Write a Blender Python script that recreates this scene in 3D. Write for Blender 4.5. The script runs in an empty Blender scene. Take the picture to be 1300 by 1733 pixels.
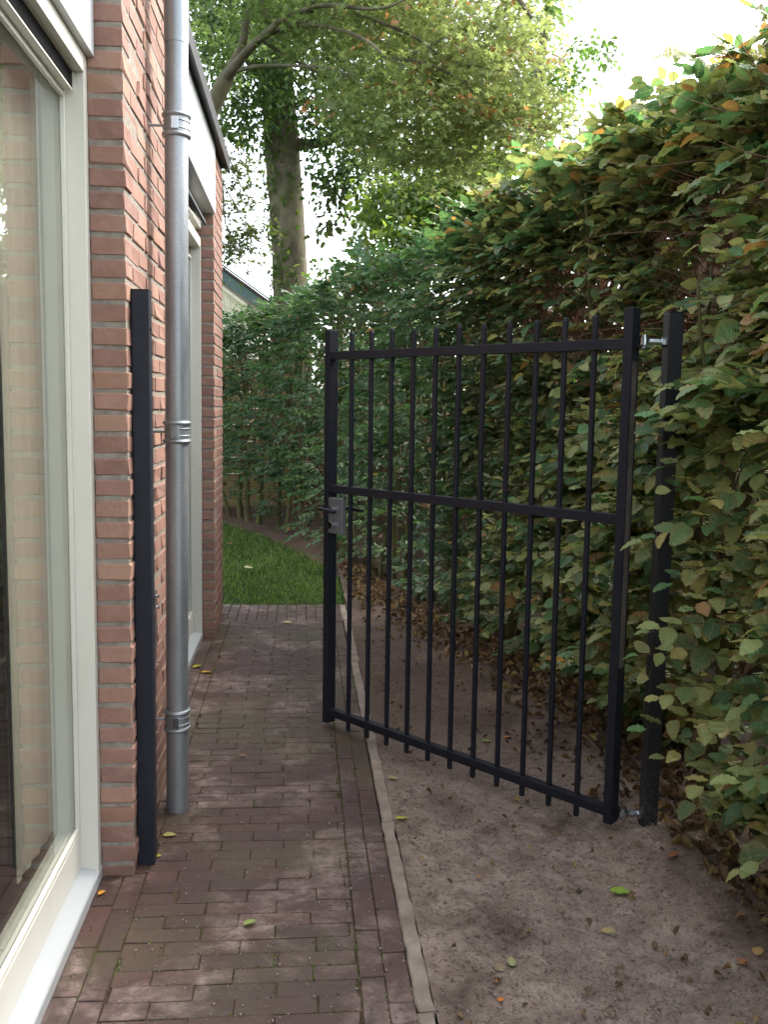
import bpy, bmesh, math, random
import numpy as np
from mathutils import Vector, Matrix, noise
rng = np.random.default_rng(7); random.seed(7)
S = bpy.context.scene
COL = S.collection
# ------------------------------------------------------------------ camera
F, PH = 1530.0, 1733.0                       # focal length and height of the picture in pixels
H = 1.45
yaw, pitch, roll = math.radians(5.3), math.radians(6.75), 0.0195
fwd = np.array([math.sin(yaw)*math.cos(pitch), math.cos(yaw)*math.cos(pitch), -math.sin(pitch)])
r0 = np.cross(fwd, [0, 0, 1]); r0 /= np.linalg.norm(r0); u0 = np.cross(r0, fwd)
rt, up = r0*math.cos(roll)+u0*math.sin(roll), u0*math.cos(roll)-r0*math.sin(roll)
cd = bpy.data.cameras.new('camera'); cam = bpy.data.objects.new('camera', cd); COL.objects.link(cam)
cd.sensor_fit = 'VERTICAL'; cd.sensor_height = 36; cd.lens = F/PH*36; cd.clip_end = 2000; cd.clip_start = .05
cam.matrix_world = Matrix([[rt[0], up[0], -fwd[0], 0], [rt[1], up[1], -fwd[1], 0], [rt[2], up[2], -fwd[2], H], [0, 0, 0, 1]])
S.camera = cam
C0 = np.array([0, 0, H])
def ray(px, py): return fwd+rt*(px-650)/F-up*(py-866.5)/F
def at(px, py, Y): d = ray(px, py); return C0+d*(Y/d[1])          # point seen at a pixel, at distance Y along the wall
def gnd(px, py, z=0.0): d = ray(px, py); return C0+d*((z-H)/d[2])
def depth(P): return (np.asarray(P)-C0)@fwd
def pix(P):
    d = np.asarray(P)-C0; z = d@fwd
    return 650+F*(d@rt)/z, 866.5-F*(d@up)/z
# ------------------------------------------------------------------ world, sun, exposure
SUN_EL, SUN_AZ = math.radians(48), math.radians(62)        # azimuth from +Y towards +X
w = bpy.data.worlds.new('World'); S.world = w; w.use_nodes = True
nt = w.node_tree; nt.nodes.clear()
sky = nt.nodes.new('ShaderNodeTexSky'); sky.sky_type = 'NISHITA'; sky.sun_disc = False
sky.sun_elevation = SUN_EL; sky.sun_rotation = SUN_AZ; sky.dust_density = 3.0; sky.air_density = 1.0
hs = nt.nodes.new('ShaderNodeHueSaturation'); hs.inputs['Saturation'].default_value = .42
bg = nt.nodes.new('ShaderNodeBackground'); bg.inputs[1].default_value = .15
wo = nt.nodes.new('ShaderNodeOutputWorld')
nt.links.new(sky.outputs[0], hs.inputs['Color']); nt.links.new(hs.outputs[0], bg.inputs[0]); nt.links.new(bg.outputs[0], wo.inputs[0])
sl = bpy.data.lights.new('sun', 'SUN'); sl.energy = .9; sl.angle = math.radians(18); sl.color = (1, .96, .90)
so = bpy.data.objects.new('sun', sl); COL.objects.link(so)
sd = Vector((math.sin(SUN_AZ)*math.cos(SUN_EL), math.cos(SUN_AZ)*math.cos(SUN_EL), math.sin(SUN_EL)))
so.rotation_euler = sd.to_track_quat('Z', 'Y').to_euler(); so.location = (5, 5, 12)
S.view_settings.view_transform = 'Standard'; S.view_settings.look = 'None'
S.view_settings.exposure = 2.5; S.view_settings.gamma = 1; S.view_settings.use_curve_mapping = False
S.render.engine = 'CYCLES'
S.cycles.max_bounces = 7; S.cycles.transparent_max_bounces = 12

# ------------------------------------------------------------------ helpers
WL = {}                                       # world location of every parent
def tag(o, label=None, cat=None, group=None, kind=None):
    if label: o['label'] = label
    if cat: o['category'] = cat
    if group: o['group'] = group
    if kind: o['kind'] = kind
    return o
def empty(name, loc, label, cat, group=None):
    o = bpy.data.objects.new(name, None); COL.objects.link(o); o.location = loc
    o.empty_display_size = .1; WL[o.name] = np.array(loc, float)
    return tag(o, label, cat, group)
def link(name, me, loc, parent=None, rot=None):
    o = bpy.data.objects.new(name, me); COL.objects.link(o)
    loc = np.array(loc, float); WL[o.name] = loc
    if parent is not None:
        o.parent = parent; o.location = loc-WL[parent.name]
    else: o.location = loc
    if rot is not None: o.rotation_euler = rot
    return o
def pymesh(name, V, Fc, mat, smooth=False):
    me = bpy.data.meshes.new(name); me.from_pydata([tuple(v) for v in V], [], Fc); me.materials.append(mat)
    if smooth: me.polygons.foreach_set('use_smooth', [True]*len(me.polygons))
    me.update(); return me
class MB:
    """collects shapes in world space; build() links them as ONE mesh object"""
    def __init__(s): s.v = []; s.f = []
    def add(s, V, Fc):
        n = len(s.v); s.v += [tuple(float(c) for c in v) for v in V]; s.f += [tuple(i+n for i in f) for f in Fc]; return s
    def box(s, x0, x1, y0, y1, z0, z1, fn=None):
        V = [(x, y, z) for x in (x0, x1) for y in (y0, y1) for z in (z0, z1)]
        if fn: V = [fn(*v) for v in V]
        return s.add(V, [(0, 1, 3, 2), (4, 6, 7, 5), (0, 4, 5, 1), (2, 3, 7, 6), (0, 2, 6, 4), (1, 5, 7, 3)])
    def tube(s, pts, rad, n=8, cap=True, jit=0.0):
        pts = [np.array(p, float) for p in pts]; m = len(pts)
        if np.isscalar(rad): rad = [rad]*m
        V = []; ref = None
        for i, p in enumerate(pts):
            t = pts[min(i+1, m-1)]-pts[max(i-1, 0)]; t = t/(np.linalg.norm(t)+1e-9)
            if ref is None: ref = np.array([1, 0, 0]) if abs(t[0]) < .8 else np.array([0, 1, 0])
            a = np.cross(t, ref); a /= np.linalg.norm(a)+1e-9; b = np.cross(t, a); ref = np.cross(a, t) if False else ref
            for k in range(n):
                q = 2*math.pi*k/n; rr = rad[i]*(1+jit*(random.random()-.5))
                V.append(p+rr*(math.cos(q)*a+math.sin(q)*b))
        Fc = [(i*n+k, i*n+(k+1) % n, (i+1)*n+(k+1) % n, (i+1)*n+k) for i in range(m-1) for k in range(n)]
        if cap: Fc += [tuple(range(n-1, -1, -1)), tuple((m-1)*n+k for k in range(n))]
        return s.add(V, Fc)
    def build(s, name, mat, parent=None, smooth=False, bevel=0, seg=2, weld=False):
        V = np.array(s.v); c = (V.min(0)+V.max(0))/2
        me = pymesh(name, V-c, s.f, mat, smooth)
        bm = bmesh.new(); bm.from_mesh(me)
        bmesh.ops.recalc_face_normals(bm, faces=bm.faces)
        if bevel:
            bmesh.ops.bevel(bm, geom=[e for e in bm.edges if e.is_manifold and e.calc_face_angle(0) > .5], offset=bevel, segments=seg, affect='EDGES', profile=.6)
        bm.to_mesh(me); bm.free(); me.update()
        if smooth:
            me.polygons.foreach_set('use_smooth', [True]*len(me.polygons))
            me.set_sharp_from_angle(angle=math.radians(40))
        return link(name, me, c, parent)
# ------------------------------------------------------------------ materials
def lin(r, g, b):
    f = lambda c: (c/12.92 if c <= .04045 else ((c+.055)/1.055)**2.4)
    return (f(r/255), f(g/255), f(b/255), 1)
class Mat:
    def __init__(s, name, rough=.6, metal=0, spec=.5):
        s.m = bpy.data.materials.new(name); s.m.use_nodes = True; s.t = s.m.node_tree; s.N = s.t.nodes; s.L = s.t.links
        s.p = s.N['Principled BSDF']; s.p.inputs['Roughness'].default_value = rough; s.p.inputs['Metallic'].default_value = metal
        s.p.inputs['Specular IOR Level'].default_value = spec
        s.co = s.N.new('ShaderNodeTexCoord')
    def vec(s, kind='world', scale=(1, 1, 1)):
        mp = s.N.new('ShaderNodeMapping'); mp.inputs['Scale'].default_value = scale
        if kind == 'world':
            g = s.N.new('ShaderNodeNewGeometry'); s.L.new(g.outputs['Position'], mp.inputs[0])
        else: s.L.new(s.co.outputs[kind], mp.inputs[0])
        return mp.outputs[0]
    def noise(s, sc, det=4, rough=.6, vec=None, dist=0):
        n = s.N.new('ShaderNodeTexNoise'); n.inputs['Scale'].default_value = sc; n.inputs['Detail'].default_value = det
        n.inputs['Roughness'].default_value = rough; n.inputs['Distortion'].default_value = dist
        s.L.new(vec if vec is not None else s.vec(), n.inputs['Vector']); return n.outputs['Fac']
    def ramp(s, fac, stops, interp='LINEAR'):
        r = s.N.new('ShaderNodeValToRGB'); s.L.new(fac, r.inputs[0]); r.color_ramp.interpolation = interp
        e = r.color_ramp.elements
        while len(e) < len(stops): e.new(.5)
        for el, (p, c) in zip(e, stops):
            el.position = p; el.color = c if isinstance(c, tuple) else (c, c, c, 1)
        return r.outputs[0]
    def mix(s, fac, a, b, mode='MIX'):
        m = s.N.new('ShaderNodeMix'); m.data_type = 'RGBA'; m.blend_type = mode
        for sock, v in ((m.inputs[0], fac), (m.inputs[6], a), (m.inputs[7], b)):
            if isinstance(v, (int, float)): sock.default_value = v
            elif isinstance(v, tuple): sock.default_value = v
            else: s.L.new(v, sock)
        return m.outputs[2]
    def math(s, op, a, b=0.0):
        m = s.N.new('ShaderNodeMath'); m.operation = op
        for i, v in enumerate((a, b)):
            if isinstance(v, (int, float)): m.inputs[i].default_value = v
            else: s.L.new(v, m.inputs[i])
        return m.outputs[0]
    def rnd(s): return s.N.new('ShaderNodeObjectInfo').outputs['Random']
    def color(s, c):
        if isinstance(c, tuple): s.p.inputs['Base Color'].default_value = c
        else: s.L.new(c, s.p.inputs['Base Color'])
        return s
    def rough(s, c): s.L.new(c, s.p.inputs['Roughness']); return s
    def bump(s, h, strength=.4, dist=.01):
        b = s.N.new('ShaderNodeBump'); b.inputs['Strength'].default_value = strength; b.inputs['Distance'].default_value = dist
        s.L.new(h, b.inputs['Height'])
        old = s.p.inputs['Normal'].links
        if old: s.L.new(old[0].from_socket, b.inputs['Normal'])
        s.L.new(b.outputs[0], s.p.inputs['Normal']); return s
def m_brick():
    m = Mat('wall_brick', .85, spec=.25)
    c = m.ramp(m.rnd(), [(0, lin(118, 80, 66)), (.3, lin(138, 98, 78)), (.5, lin(128, 88, 72)), (.7, lin(148, 110, 86)), (.85, lin(136, 94, 70)), (1, lin(118, 84, 72))])
    n = m.noise(18, 6, .7); n2 = m.noise(90, 4, .6)
    c = m.mix(m.ramp(n, [(.35, 0.0), (.75, .55)]), c, lin(156, 118, 102))
    c = m.mix(m.ramp(n2, [(.58, 0.0), (.72, .6)]), c, lin(116, 74, 62))
    c = m.mix(m.ramp(m.noise(7, 5, .7), [(.6, 0.0), (.8, .35)]), c, lin(186, 168, 150))
    g = m.N.new('ShaderNodeNewGeometry'); sx = m.N.new('ShaderNodeSeparateXYZ'); m.L.new(g.outputs['Position'], sx.inputs[0])
    dp_ = m.math('MULTIPLY', m.ramp(sx.outputs[2], [(.02, 1.0), (.22, 0.0)]), m.ramp(m.noise(12, 4), [(.35, .2), (.65, .8)]))
    c = m.mix(dp_, c, lin(96, 72, 56))
    hs = m.N.new('ShaderNodeHueSaturation'); hs.inputs['Saturation'].default_value = .86; m.L.new(c, hs.inputs['Color']); c = hs.outputs[0]
    return m.color(c).bump(n, .5, .003).bump(n2, .5, .0015).m
def m_mortar():
    m = Mat('mortar', .95, spec=.1)
    c = m.ramp(m.noise(30, 6, .7), [(.3, lin(116, 108, 99)), (.7, lin(150, 143, 132))])
    return m.color(c).bump(m.noise(160, 4, .7), .8, .003).bump(m.noise(25, 3), .5, .006).m
def m_paver():
    m = Mat('paving_brick', .6, spec=.5)
    c = m.ramp(m.rnd(), [(0, lin(58, 40, 34)), (.35, lin(72, 48, 40)), (.6, lin(64, 44, 38)), (.85, lin(76, 50, 41)), (1, lin(60, 42, 38))])
    n = m.noise(14, 7, .7); fine = m.noise(120, 4, .7)
    c = m.mix(m.ramp(n, [(.3, .5), (.6, 0.0)]), c, lin(60, 42, 38))
    # pale lime bloom that lies in blotches over several bricks
    bl = m.math('MULTIPLY', m.ramp(m.noise(2.9, 5, .65, dist=.5), [(.50, 0.0), (.64, 1.0)]), m.ramp(m.noise(19, 7, .78, m.vec('world', (.8, 1.25, 1)), .4), [(.40, 0.0), (.66, .9)]))
    c = m.mix(bl, c, lin(154, 132, 122))
    # green film
    gr = m.math('MULTIPLY', m.ramp(m.noise(1.7, 3, .5), [(.46, 0.0), (.62, 1.0)]), m.ramp(m.noise(40, 4, .7), [(.4, .1), (.7, .6)]))
    c = m.mix(gr, c, lin(78, 80, 46))
    m.color(c)
    m.rough(m.ramp(n, [(.3, .42), (.7, .75)]))
    return m.bump(n, .5, .004).bump(fine, .6, .0015).m
def m_joint():
    m = Mat('paving_joint_sand', .95, spec=.2)
    c = m.ramp(m.noise(60, 5, .7), [(.3, lin(50, 36, 30)), (.7, lin(72, 54, 45))])
    c = m.mix(m.ramp(m.noise(5, 4, .6), [(.45, 0.0), (.6, .7)]), c, lin(68, 76, 36))
    return m.color(c).bump(m.noise(300, 3, .7), .8, .002).m
def m_soil():
    m = Mat('sandy_soil', .95, spec=.15)
    big = m.noise(1.6, 5, .62, dist=.4); mid = m.noise(9, 6, .7); fine = m.noise(150, 5, .75)
    c = m.ramp(mid, [(.3, lin(136, 117, 105)), (.5, lin(166, 147, 133)), (.72, lin(196, 178, 162))])
    c = m.mix(m.ramp(big, [(.36, .75), (.47, 0.0)]), c, lin(88, 72, 62))
    c = m.mix(m.ramp(m.noise(3.1, 5, .7), [(.58, 0.0), (.72, .5)]), c, lin(172, 154, 138))
    g = m.N.new('ShaderNodeNewGeometry'); sx = m.N.new('ShaderNodeSeparateXYZ'); m.L.new(g.outputs['Position'], sx.inputs[0])
    far = m.ramp(m.math('ADD', m.math('MULTIPLY', sx.outputs[1], .2), m.math('MULTIPLY', mid, .25)), [(.72, 0.0), (.95, .8)])   # dark leaf mould further along the bed
    c = m.mix(far, c, lin(92, 76, 64))
    c = m.mix(m.ramp(fine, [(.3, .45), (.5, 0.0)]), c, lin(70, 56, 48))
    c = m.mix(m.ramp(m.noise(70, 3, .6), [(.60, 0.0), (.68, .7)]), c, lin(60, 48, 42))
    c = m.mix(m.ramp(m.noise(28, 6, .8, dist=.6), [(.35, .55), (.5, 0.0)]), c, lin(92, 76, 66))
    c = m.mix(m.ramp(m.noise(38, 6, .8), [(.60, 0.0), (.72, .6)]), c, lin(206, 190, 174))
    return m.color(c).bump(mid, 1.0, .02).bump(m.noise(45, 6, .8), 1.0, .014).bump(fine, .9, .005).m
def m_paint(name, col, rough=.35, dirt=.25):
    m = Mat(name, rough, spec=.4)
    n = m.noise(6, 5, .65, m.vec('world', (1, 1, .35)))
    c = m.mix(m.ramp(n, [(.5, 0.0), (.85, dirt)]), col, lin(150, 140, 118))
    c = m.mix(m.ramp(m.noise(140, 2, .5), [(.70, 0.0), (.76, dirt)]), c, lin(90, 80, 66))
    return m.color(c).bump(m.noise(60, 3), .06, .002).m
def m_black():
    m = Mat('black_powder_coat', .5, spec=.3)
    c = m.ramp(m.noise(25, 4), [(.3, (.008, .0095, .015, 1)), (.8, (.014, .016, .024, 1))])
    c = m.mix(m.ramp(m.noise(60, 5, .8), [(.74, 0.0), (.80, .12)]), c, lin(120, 108, 96))
    return m.color(c).bump(m.noise(400, 2), .25, .001).m
def m_dusty_black():
    m = Mat('black_coat_with_soil_splash', .5, spec=.4)
    c = (.013, .013, .016, 1)
    g = m.N.new('ShaderNodeNewGeometry'); sx = m.N.new('ShaderNodeSeparateXYZ'); m.L.new(g.outputs['Position'], sx.inputs[0])
    low = m.ramp(sx.outputs[2], [(.0, 1.0), (.32, 0.0)])
    sp = m.math('MULTIPLY', low, m.ramp(m.noise(170, 3, .7), [(.58, 0.0), (.64, 1.0)]))
    return m.color(m.mix(sp, c, lin(176, 160, 146))).bump(m.noise(400, 2), .25, .001).m
def m_zinc():
    m = Mat('weathered_zinc', .46, .75)
    n = m.noise(5, 6, .7, m.vec('world', (1, 1, .25))); f = m.noise(220, 3, .6)
    c = m.ramp(n, [(.3, lin(124, 129, 131)), (.55, lin(154, 158, 160)), (.8, lin(182, 182, 180))])
    c = m.mix(m.ramp(f, [(.5, 0.0), (.7, .5)]), c, lin(104, 108, 110))
    m.rough(m.ramp(n, [(.3, .36), (.8, .56)]))
    return m.color(c).bump(f, .08, .001).bump(m.noise(3, 2), .1, .01).m
def m_steel():
    m = Mat('zinc_plated_steel', .22, 1.0)
    return m.color(m.ramp(m.noise(80, 4), [(.3, lin(170, 178, 186)), (.8, lin(214, 216, 220))])).m
def m_leaf(name, trans=.35, rough=.42, veins=True):
    m = Mat(name, rough, spec=.45)
    a = m.N.new('ShaderNodeVertexColor'); a.layer_name = 'col'
    c = a.outputs[0]
    n = m.noise(55, 4, .7)
    c = m.mix(m.ramp(n, [(.4, 0.0), (.75, .35)]), c, m.mix(.5, c, lin(120, 90, 50)))
    if veins:
        uv = m.N.new('ShaderNodeUVMap'); sx = m.N.new('ShaderNodeSeparateXYZ'); m.L.new(uv.outputs[0], sx.inputs[0])
        au = m.math('ABSOLUTE', m.math('SUBTRACT', sx.outputs[0], .5))
        v = m.math('SUBTRACT', sx.outputs[1], m.math('MULTIPLY', au, .55))
        wv = m.math('SINE', m.math('MULTIPLY', v, 62.0))
        h = m.math('ADD', m.math('MULTIPLY', wv, .5), m.math('MULTIPLY', m.ramp(au, [(.0, 0.0), (.05, 1.0)]), 1.2))
        c = m.mix(m.ramp(wv, [(.70, 0.0), (1.0, .30)]), c, lin(150, 158, 100))
        c = m.mix(m.ramp(au, [(.012, .35), (.03, 0.0)]), c, lin(165, 165, 100))
        m.bump(h, .4, .003)
    m.color(c)
    tr = m.N.new('ShaderNodeBsdfTranslucent'); hs = m.N.new('ShaderNodeHueSaturation'); hs.inputs['Value'].default_value = 1.5
    hs.inputs['Saturation'].default_value = 1.15
    m.L.new(c, hs.inputs['Color']); m.L.new(hs.outputs[0], tr.inputs[0])
    mx = m.N.new('ShaderNodeMixShader'); mx.inputs[0].default_value = trans
    out = m.N['Material Output']; m.L.new(m.p.outputs[0], mx.inputs[1]); m.L.new(tr.outputs[0], mx.inputs[2]); m.L.new(mx.outputs[0], out.inputs[0])
    return m.m
def m_bark(name, a, b, green=.5):
    m = Mat(name, .9, spec=.2)
    n = m.noise(7, 6, .7, m.vec('world', (1, 1, .4))); f = m.noise(60, 5, .7)
    c = m.ramp(n, [(.3, a), (.7, b)])
    c = m.mix(m.ramp(m.noise(4, 4, .6), [(.4, 0.0), (.65, green)]), c, lin(92, 100, 48))
    return m.color(c).bump(n, .5, .02).bump(f, .5, .004).m
def m_wood(name, a, b):
    m = Mat(name, .85, spec=.2)
    n = m.noise(3, 6, .7, m.vec('world', (1.2, 1.2, 14)))
    c = m.ramp(n, [(.3, a), (.7, b)])
    c = m.mix(m.math('MULTIPLY', m.rnd(), .5), c, lin(70, 64, 40))
    return m.color(c).bump(n, .4, .006).m
def m_flat(name, col, rough=.8, spec=.3, var=.2, sc=8, metal=0):
    m = Mat(name, rough, metal, spec)
    d = tuple(c*(1-var) for c in col[:3])+(1,)
    n = m.noise(sc, 5, .65)
    return m.color(m.ramp(n, [(.3, d), (.7, col)])).bump(m.noise(sc*12, 3), .2, .003).m
def m_glass():
    m = Mat('window_glass', 0); N, L = m.N, m.L
    g = N.new('ShaderNodeNewGeometry'); dt = N.new('ShaderNodeVectorMath'); dt.operation = 'DOT_PRODUCT'
    L.new(g.outputs['Normal'], dt.inputs[0]); L.new(g.outputs['Incoming'], dt.inputs[1])
    k = m.math('MINIMUM', m.math('MULTIPLY', m.math('ADD', m.math('MULTIPLY', m.math('POWER', m.math('SUBTRACT', 1.0, m.math('ABSOLUTE', dt.outputs['Value'])), 5.0), .96), .04), 1.35), 1.0)
    tr = N.new('ShaderNodeBsdfTransparent'); tr.inputs[0].default_value = (.90, .92, .90, 1)
    gl = N.new('ShaderNodeBsdfGlossy'); gl.inputs['Roughness'].default_value = 0.0; gl.inputs[0].default_value = (.95, .98, .97, 1)
    mx = N.new('ShaderNodeMixShader'); L.new(k, mx.inputs[0]); L.new(tr.outputs[0], mx.inputs[1]); L.new(gl.outputs[0], mx.inputs[2])
    L.new(mx.outputs[0], N['Material Output'].inputs[0]); return m.m
M = dict(brick=m_brick(), mortar=m_mortar(), paver=m_paver(), joint=m_joint(), soil=m_soil(),
         white=m_paint('cream_window_paint', lin(198, 195, 183)), panel=m_paint('white_fascia_panel', lin(166, 169, 169), .3, .12),
         black=m_black(), dusty=m_dusty_black(), zinc=m_zinc(), steel=m_steel(), glass=m_glass(),
         leaf=m_leaf('hornbeam_leaf'), leaf2=m_leaf('tree_leaf', .55, .5, False), dry=m_leaf('dry_leaf', .15, .7, True),
         hbark=m_bark('hedge_bark', lin(70, 62, 46), lin(108, 100, 74), .85), bark=m_bark('tree_bark', lin(70, 64, 54), lin(128, 118, 98), .3),
         twig=m_flat('twig_bark', lin(122, 94, 72), .9, .2, .4, 30),
         fence=m_wood('pale_fence_wood', lin(128, 112, 74), lin(166, 146, 100)), dark_fence=m_wood('weathered_fence_wood', lin(62, 52, 40), lin(96, 82, 62)),
         concrete=m_flat('edging_concrete', lin(150, 136, 122), .95, .2, .5, 9), dark=m_flat('dark_metal_trim', lin(58, 56, 58), .5, .4, .3),
         slot=m_flat('black_vent_slot', (.006, .006, .006, 1), .9, .05), grass=m_leaf('grass_blade', .3, .5, False), turf=m_flat('turf_soil', lin(40, 62, 22), .95, .1, .5, 30),
         cream=m_flat('cream_render', lin(240, 234, 208), .8, .2, .1), teal=m_flat('blue_green_board', lin(86, 112, 108), .5, .4, .2), tile=m_flat('dark_roof_tile', lin(92, 76, 74), .7, .3, .4),
         plaster=m_flat('room_plaster', lin(120, 112, 100), .9, .1, .15), floor=m_flat('room_floor', lin(70, 52, 40), .5, .4, .3), red=m_flat('dark_red_cloth', lin(96, 22, 28), .9, .2, .3),
         warm_grey=m_flat('dull_warm_grey', lin(108, 98, 92), .8, .2, .5, 16), humus=m_flat('dark_humus', lin(92, 76, 64), .95, .1, .5, 14), terra=m_flat('terracotta_wall', lin(184, 112, 72), .9, .2, .3), sealant=m_flat('joint_sealant', lin(70, 52, 50), .8, .2, .2), moss=m_leaf('moss', .2, .9, False),
         lock=m_flat('grey_lock_metal', lin(132, 134, 138), .38, .5, .12, 40, .6), added_curtain=m_flat('added_curtain_cloth', lin(158, 150, 136), .9, .1, .06), stone=m_flat('pebble', lin(150, 138, 126), .8, .3, .4, 20))

# ------------------------------------------------------------------ ground, soil, lawn
def nz(x, y, s, z=0.0): return noise.fractal(Vector((x*s, y*s, z)), 1.0, 2.0, 4)
g = MB(); g.add([(-200, -200, -.12), (200, -200, -.12), (200, 400, -.12), (-200, 400, -.12)], [(0, 1, 2, 3)])
tag(g.build('ground', M['turf']), kind='structure')
def front(t):                                  # foot of the hedge's front face
    ys = [0.6, 2.4, 3.4, 4.2, 4.9, 5.5, 6.1, 6.9, 7.6, 8.4, 9.2, 10.2, 11.2, 12.4]
    xs = [1.42, 1.38, 1.34, 1.29, 1.13, .95, .77, .56, .40, .19, -.05, -.42, -.95, -1.9]
    return np.interp(t, ys, xs)
def hlawn(y): return front(y)-.02+.05*math.sin(y*3.1)
def soil_z(x, y):
    d = x-front(y)
    z = .015*nz(x, y, 2.2)+.010*nz(x, y, 8, 3)+.006*nz(x, y, 26, 7)-.014
    z += .045*math.exp(-(max(0, -d-.0)/.28)**2)*(1 if y < 5 else .4)      # the ground swells towards the hedge
    for a, b_, r_, dd in ((.62, 2.55, .05, -.012), (.74, 2.72, .045, .009), (.9, 2.45, .07, -.010), (1.05, 2.2, .05, .009), (.55, 2.1, .06, .008), (.82, 2.0, .06, -.014), (.7, 3.1, .07, -.009), (1.0, 2.62, .05, -.008)): z += dd*math.exp(-((x-a)**2+((y-b_)*.7)**2)/r_**2)
    z += .02*math.exp(-((x-1.17)**2+(y-2.84)**2)/.012)                      # heap at the post foot
    if x < .42: z = z*(max(0, x-.34)/.08)-.004*(1-max(0, x-.34)/.08)+.004*nz(x*2, y, 4, 9)
    return z
xs = np.concatenate([np.linspace(.336, 1.7, 86), np.linspace(1.75, 4, 8)]); ys = np.concatenate([np.linspace(-1, 1.5, 10), np.linspace(1.52, 5, 200), np.linspace(5.05, 9, 60)])
V = [(x, y, soil_z(x, y)) for y in ys for x in xs]; nx = len(xs)
me = pymesh('soil', V, [(j*nx+i, j*nx+i+1, (j+1)*nx+i+1, (j+1)*nx+i) for j in range(len(ys)-1) for i in range(nx-1)], M['soil'], True)
tag(link('soil', me, (0, 0, 0)), kind='structure')
g = MB()                                       # soil bed beneath the far hedge, a little above the lawn's base
yy = np.linspace(5.6, 12.4, 40)
Vb = []
for y in yy:
    for k, o in enumerate((-.05, .1, 1.6)): Vb.append((front(y)+o, y+(.25 if k == 2 else 0), [-.028, .015, .03][k]))
g.add(Vb, [(j*3+i, j*3+i+1, (j+1)*3+i+1, (j+1)*3+i) for j in range(39) for i in range(2)])
tag(g.build('hedge_bed', M['humus'], smooth=True), kind='structure')
g = MB(); g.add([(-4, 6.49, -.03), (1.4, 6.49, -.03), (1.4, 12.5, -.03), (-4, 12.5, -.03)], [(0, 1, 2, 3)])
tag(g.build('lawn', M['turf']), kind='structure')

def raw_mesh(name, V, Fidx, nper, mat, cols=None, uvs=None, smooth=True):
    """V (n,3), faces all of nper corners, colours per vertex, uv per vertex"""
    me = bpy.data.meshes.new(name); n = len(V); nf = len(Fidx)
    me.vertices.add(n); me.vertices.foreach_set('co', V.astype(np.float32).ravel())
    me.loops.add(nf*nper); me.loops.foreach_set('vertex_index', Fidx.astype(np.int32).ravel())
    me.polygons.add(nf); me.polygons.foreach_set('loop_start', np.arange(0, nf*nper, nper, dtype=np.int32))
    me.polygons.foreach_set('use_smooth', np.full(nf, smooth))
    me.materials.append(mat); me.update(calc_edges=True)
    if cols is not None:
        a = me.color_attributes.new('col', 'FLOAT_COLOR', 'POINT'); a.data.foreach_set('color', np.c_[cols, np.ones(n)].astype(np.float32).ravel())
    if uvs is not None:
        u = me.uv_layers.new(name='UVMap'); u.data.foreach_set('uv', uvs[Fidx.ravel()].astype(np.float32).ravel())
    me.validate(); return me
def norm(a): return a/(np.linalg.norm(a, axis=-1, keepdims=True)+1e-9)
# leaf templates: (verts, quads, edge mask, uv); x along the leaf, y across, z normal; length 1
def ovate(N, serr=.05, w=.36, droop=.25, fold=.25, wavy=.03, seed=0):
    r = np.random.default_rng(seed); V = []; E = []; U = []; bend = r.normal(0, .07); tw = r.normal(0, .22); s1 = 1+r.normal(0, .08)
    for i in range(N):
        t = i/(N-1); hw = w*(math.sin(math.pi*min(1, t**.86))**.72 if 0 < t < 1 else 0.0)
        if 0 < i < N-1: hw *= (1+(serr*2 if i % 2 else -serr*2))
        z = -droop*t*t+.02*r.standard_normal()
        for sgn in (-1, 0, 1):
            V.append((t, sgn*hw*(s1 if sgn > 0 else 1)+bend*t*t, z+sgn*hw*tw*t+.03*math.sin(t*5+seed)+abs(sgn)*hw*fold+(wavy*((-1)**i)+.015*r.standard_normal())*abs(sgn)*(0 < t < 1)))
            E.append(abs(sgn) if 0 < i < N-1 else (.6 if i else 0)); U.append((.5+sgn*.5*(hw/w), t))
    Q = [(3*i+a, 3*(i+1)+a, 3*(i+1)+a+1, 3*i+a+1) for i in range(N-1) for a in (0, 1)]
    return np.array(V), np.array(Q), np.array(E, float), np.array(U)
def star(seed=0):
    r = np.random.default_rng(seed); V = [(.35, 0, 0)]; E = [0.]; U = [(.5, .35)]
    for k in range(10):
        a = -math.pi+2*math.pi*(k+.5 if False else k)/10; rad = (.62 if k % 2 else .24)*(1+.1*r.standard_normal())
        V.append((.35+rad*math.cos(a), rad*.9*math.sin(a), -.1*rad+.04*r.standard_normal())); E.append(1. if k % 2 else .3); U.append((.5, .5))
    Q = [(0, 1+k, 1+(k+1) % 10, 1+(k+2) % 10) for k in range(0, 10, 2)]
    return np.array(V), np.array(Q), np.array(E), np.array(U)
def oval_simple(seed=0):
    r = np.random.default_rng(seed)
    V = np.array([(0, 0, 0), (.3, -.3, .05), (.75, -.24, -.02), (1, 0, -.2), (.75, .24, -.02), (.3, .3, .05), (.35, 0, -.03), (.75, 0, -.1)])
    V = V+.02*r.standard_normal(V.shape)
    Q = np.array([(0, 1, 6, 5), (1, 2, 7, 6), (6, 7, 4, 5), (2, 3, 4, 7)])
    return V, Q, np.array([0, 1, 1, .7, 1, 1, 0, 0.]), np.array([(.5, 0), (0, .3), (.1, .75), (.5, 1), (.9, .75), (1, .3), (.5, .35), (.5, .75)])
T_NEAR = [ovate(17, .030, .28+.025*(k % 4), -.05+.06*(k % 8), .05+.11*(k % 5), .016, k) for k in range(10)]
T_MID = [ovate(9, .03, .30, .05+.1*k, .15+.08*k, .015, 20+k) for k in range(4)]
T_FAR = [oval_simple(k) for k in range(4)]
T_STAR = [star(k) for k in range(5)]
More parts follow.
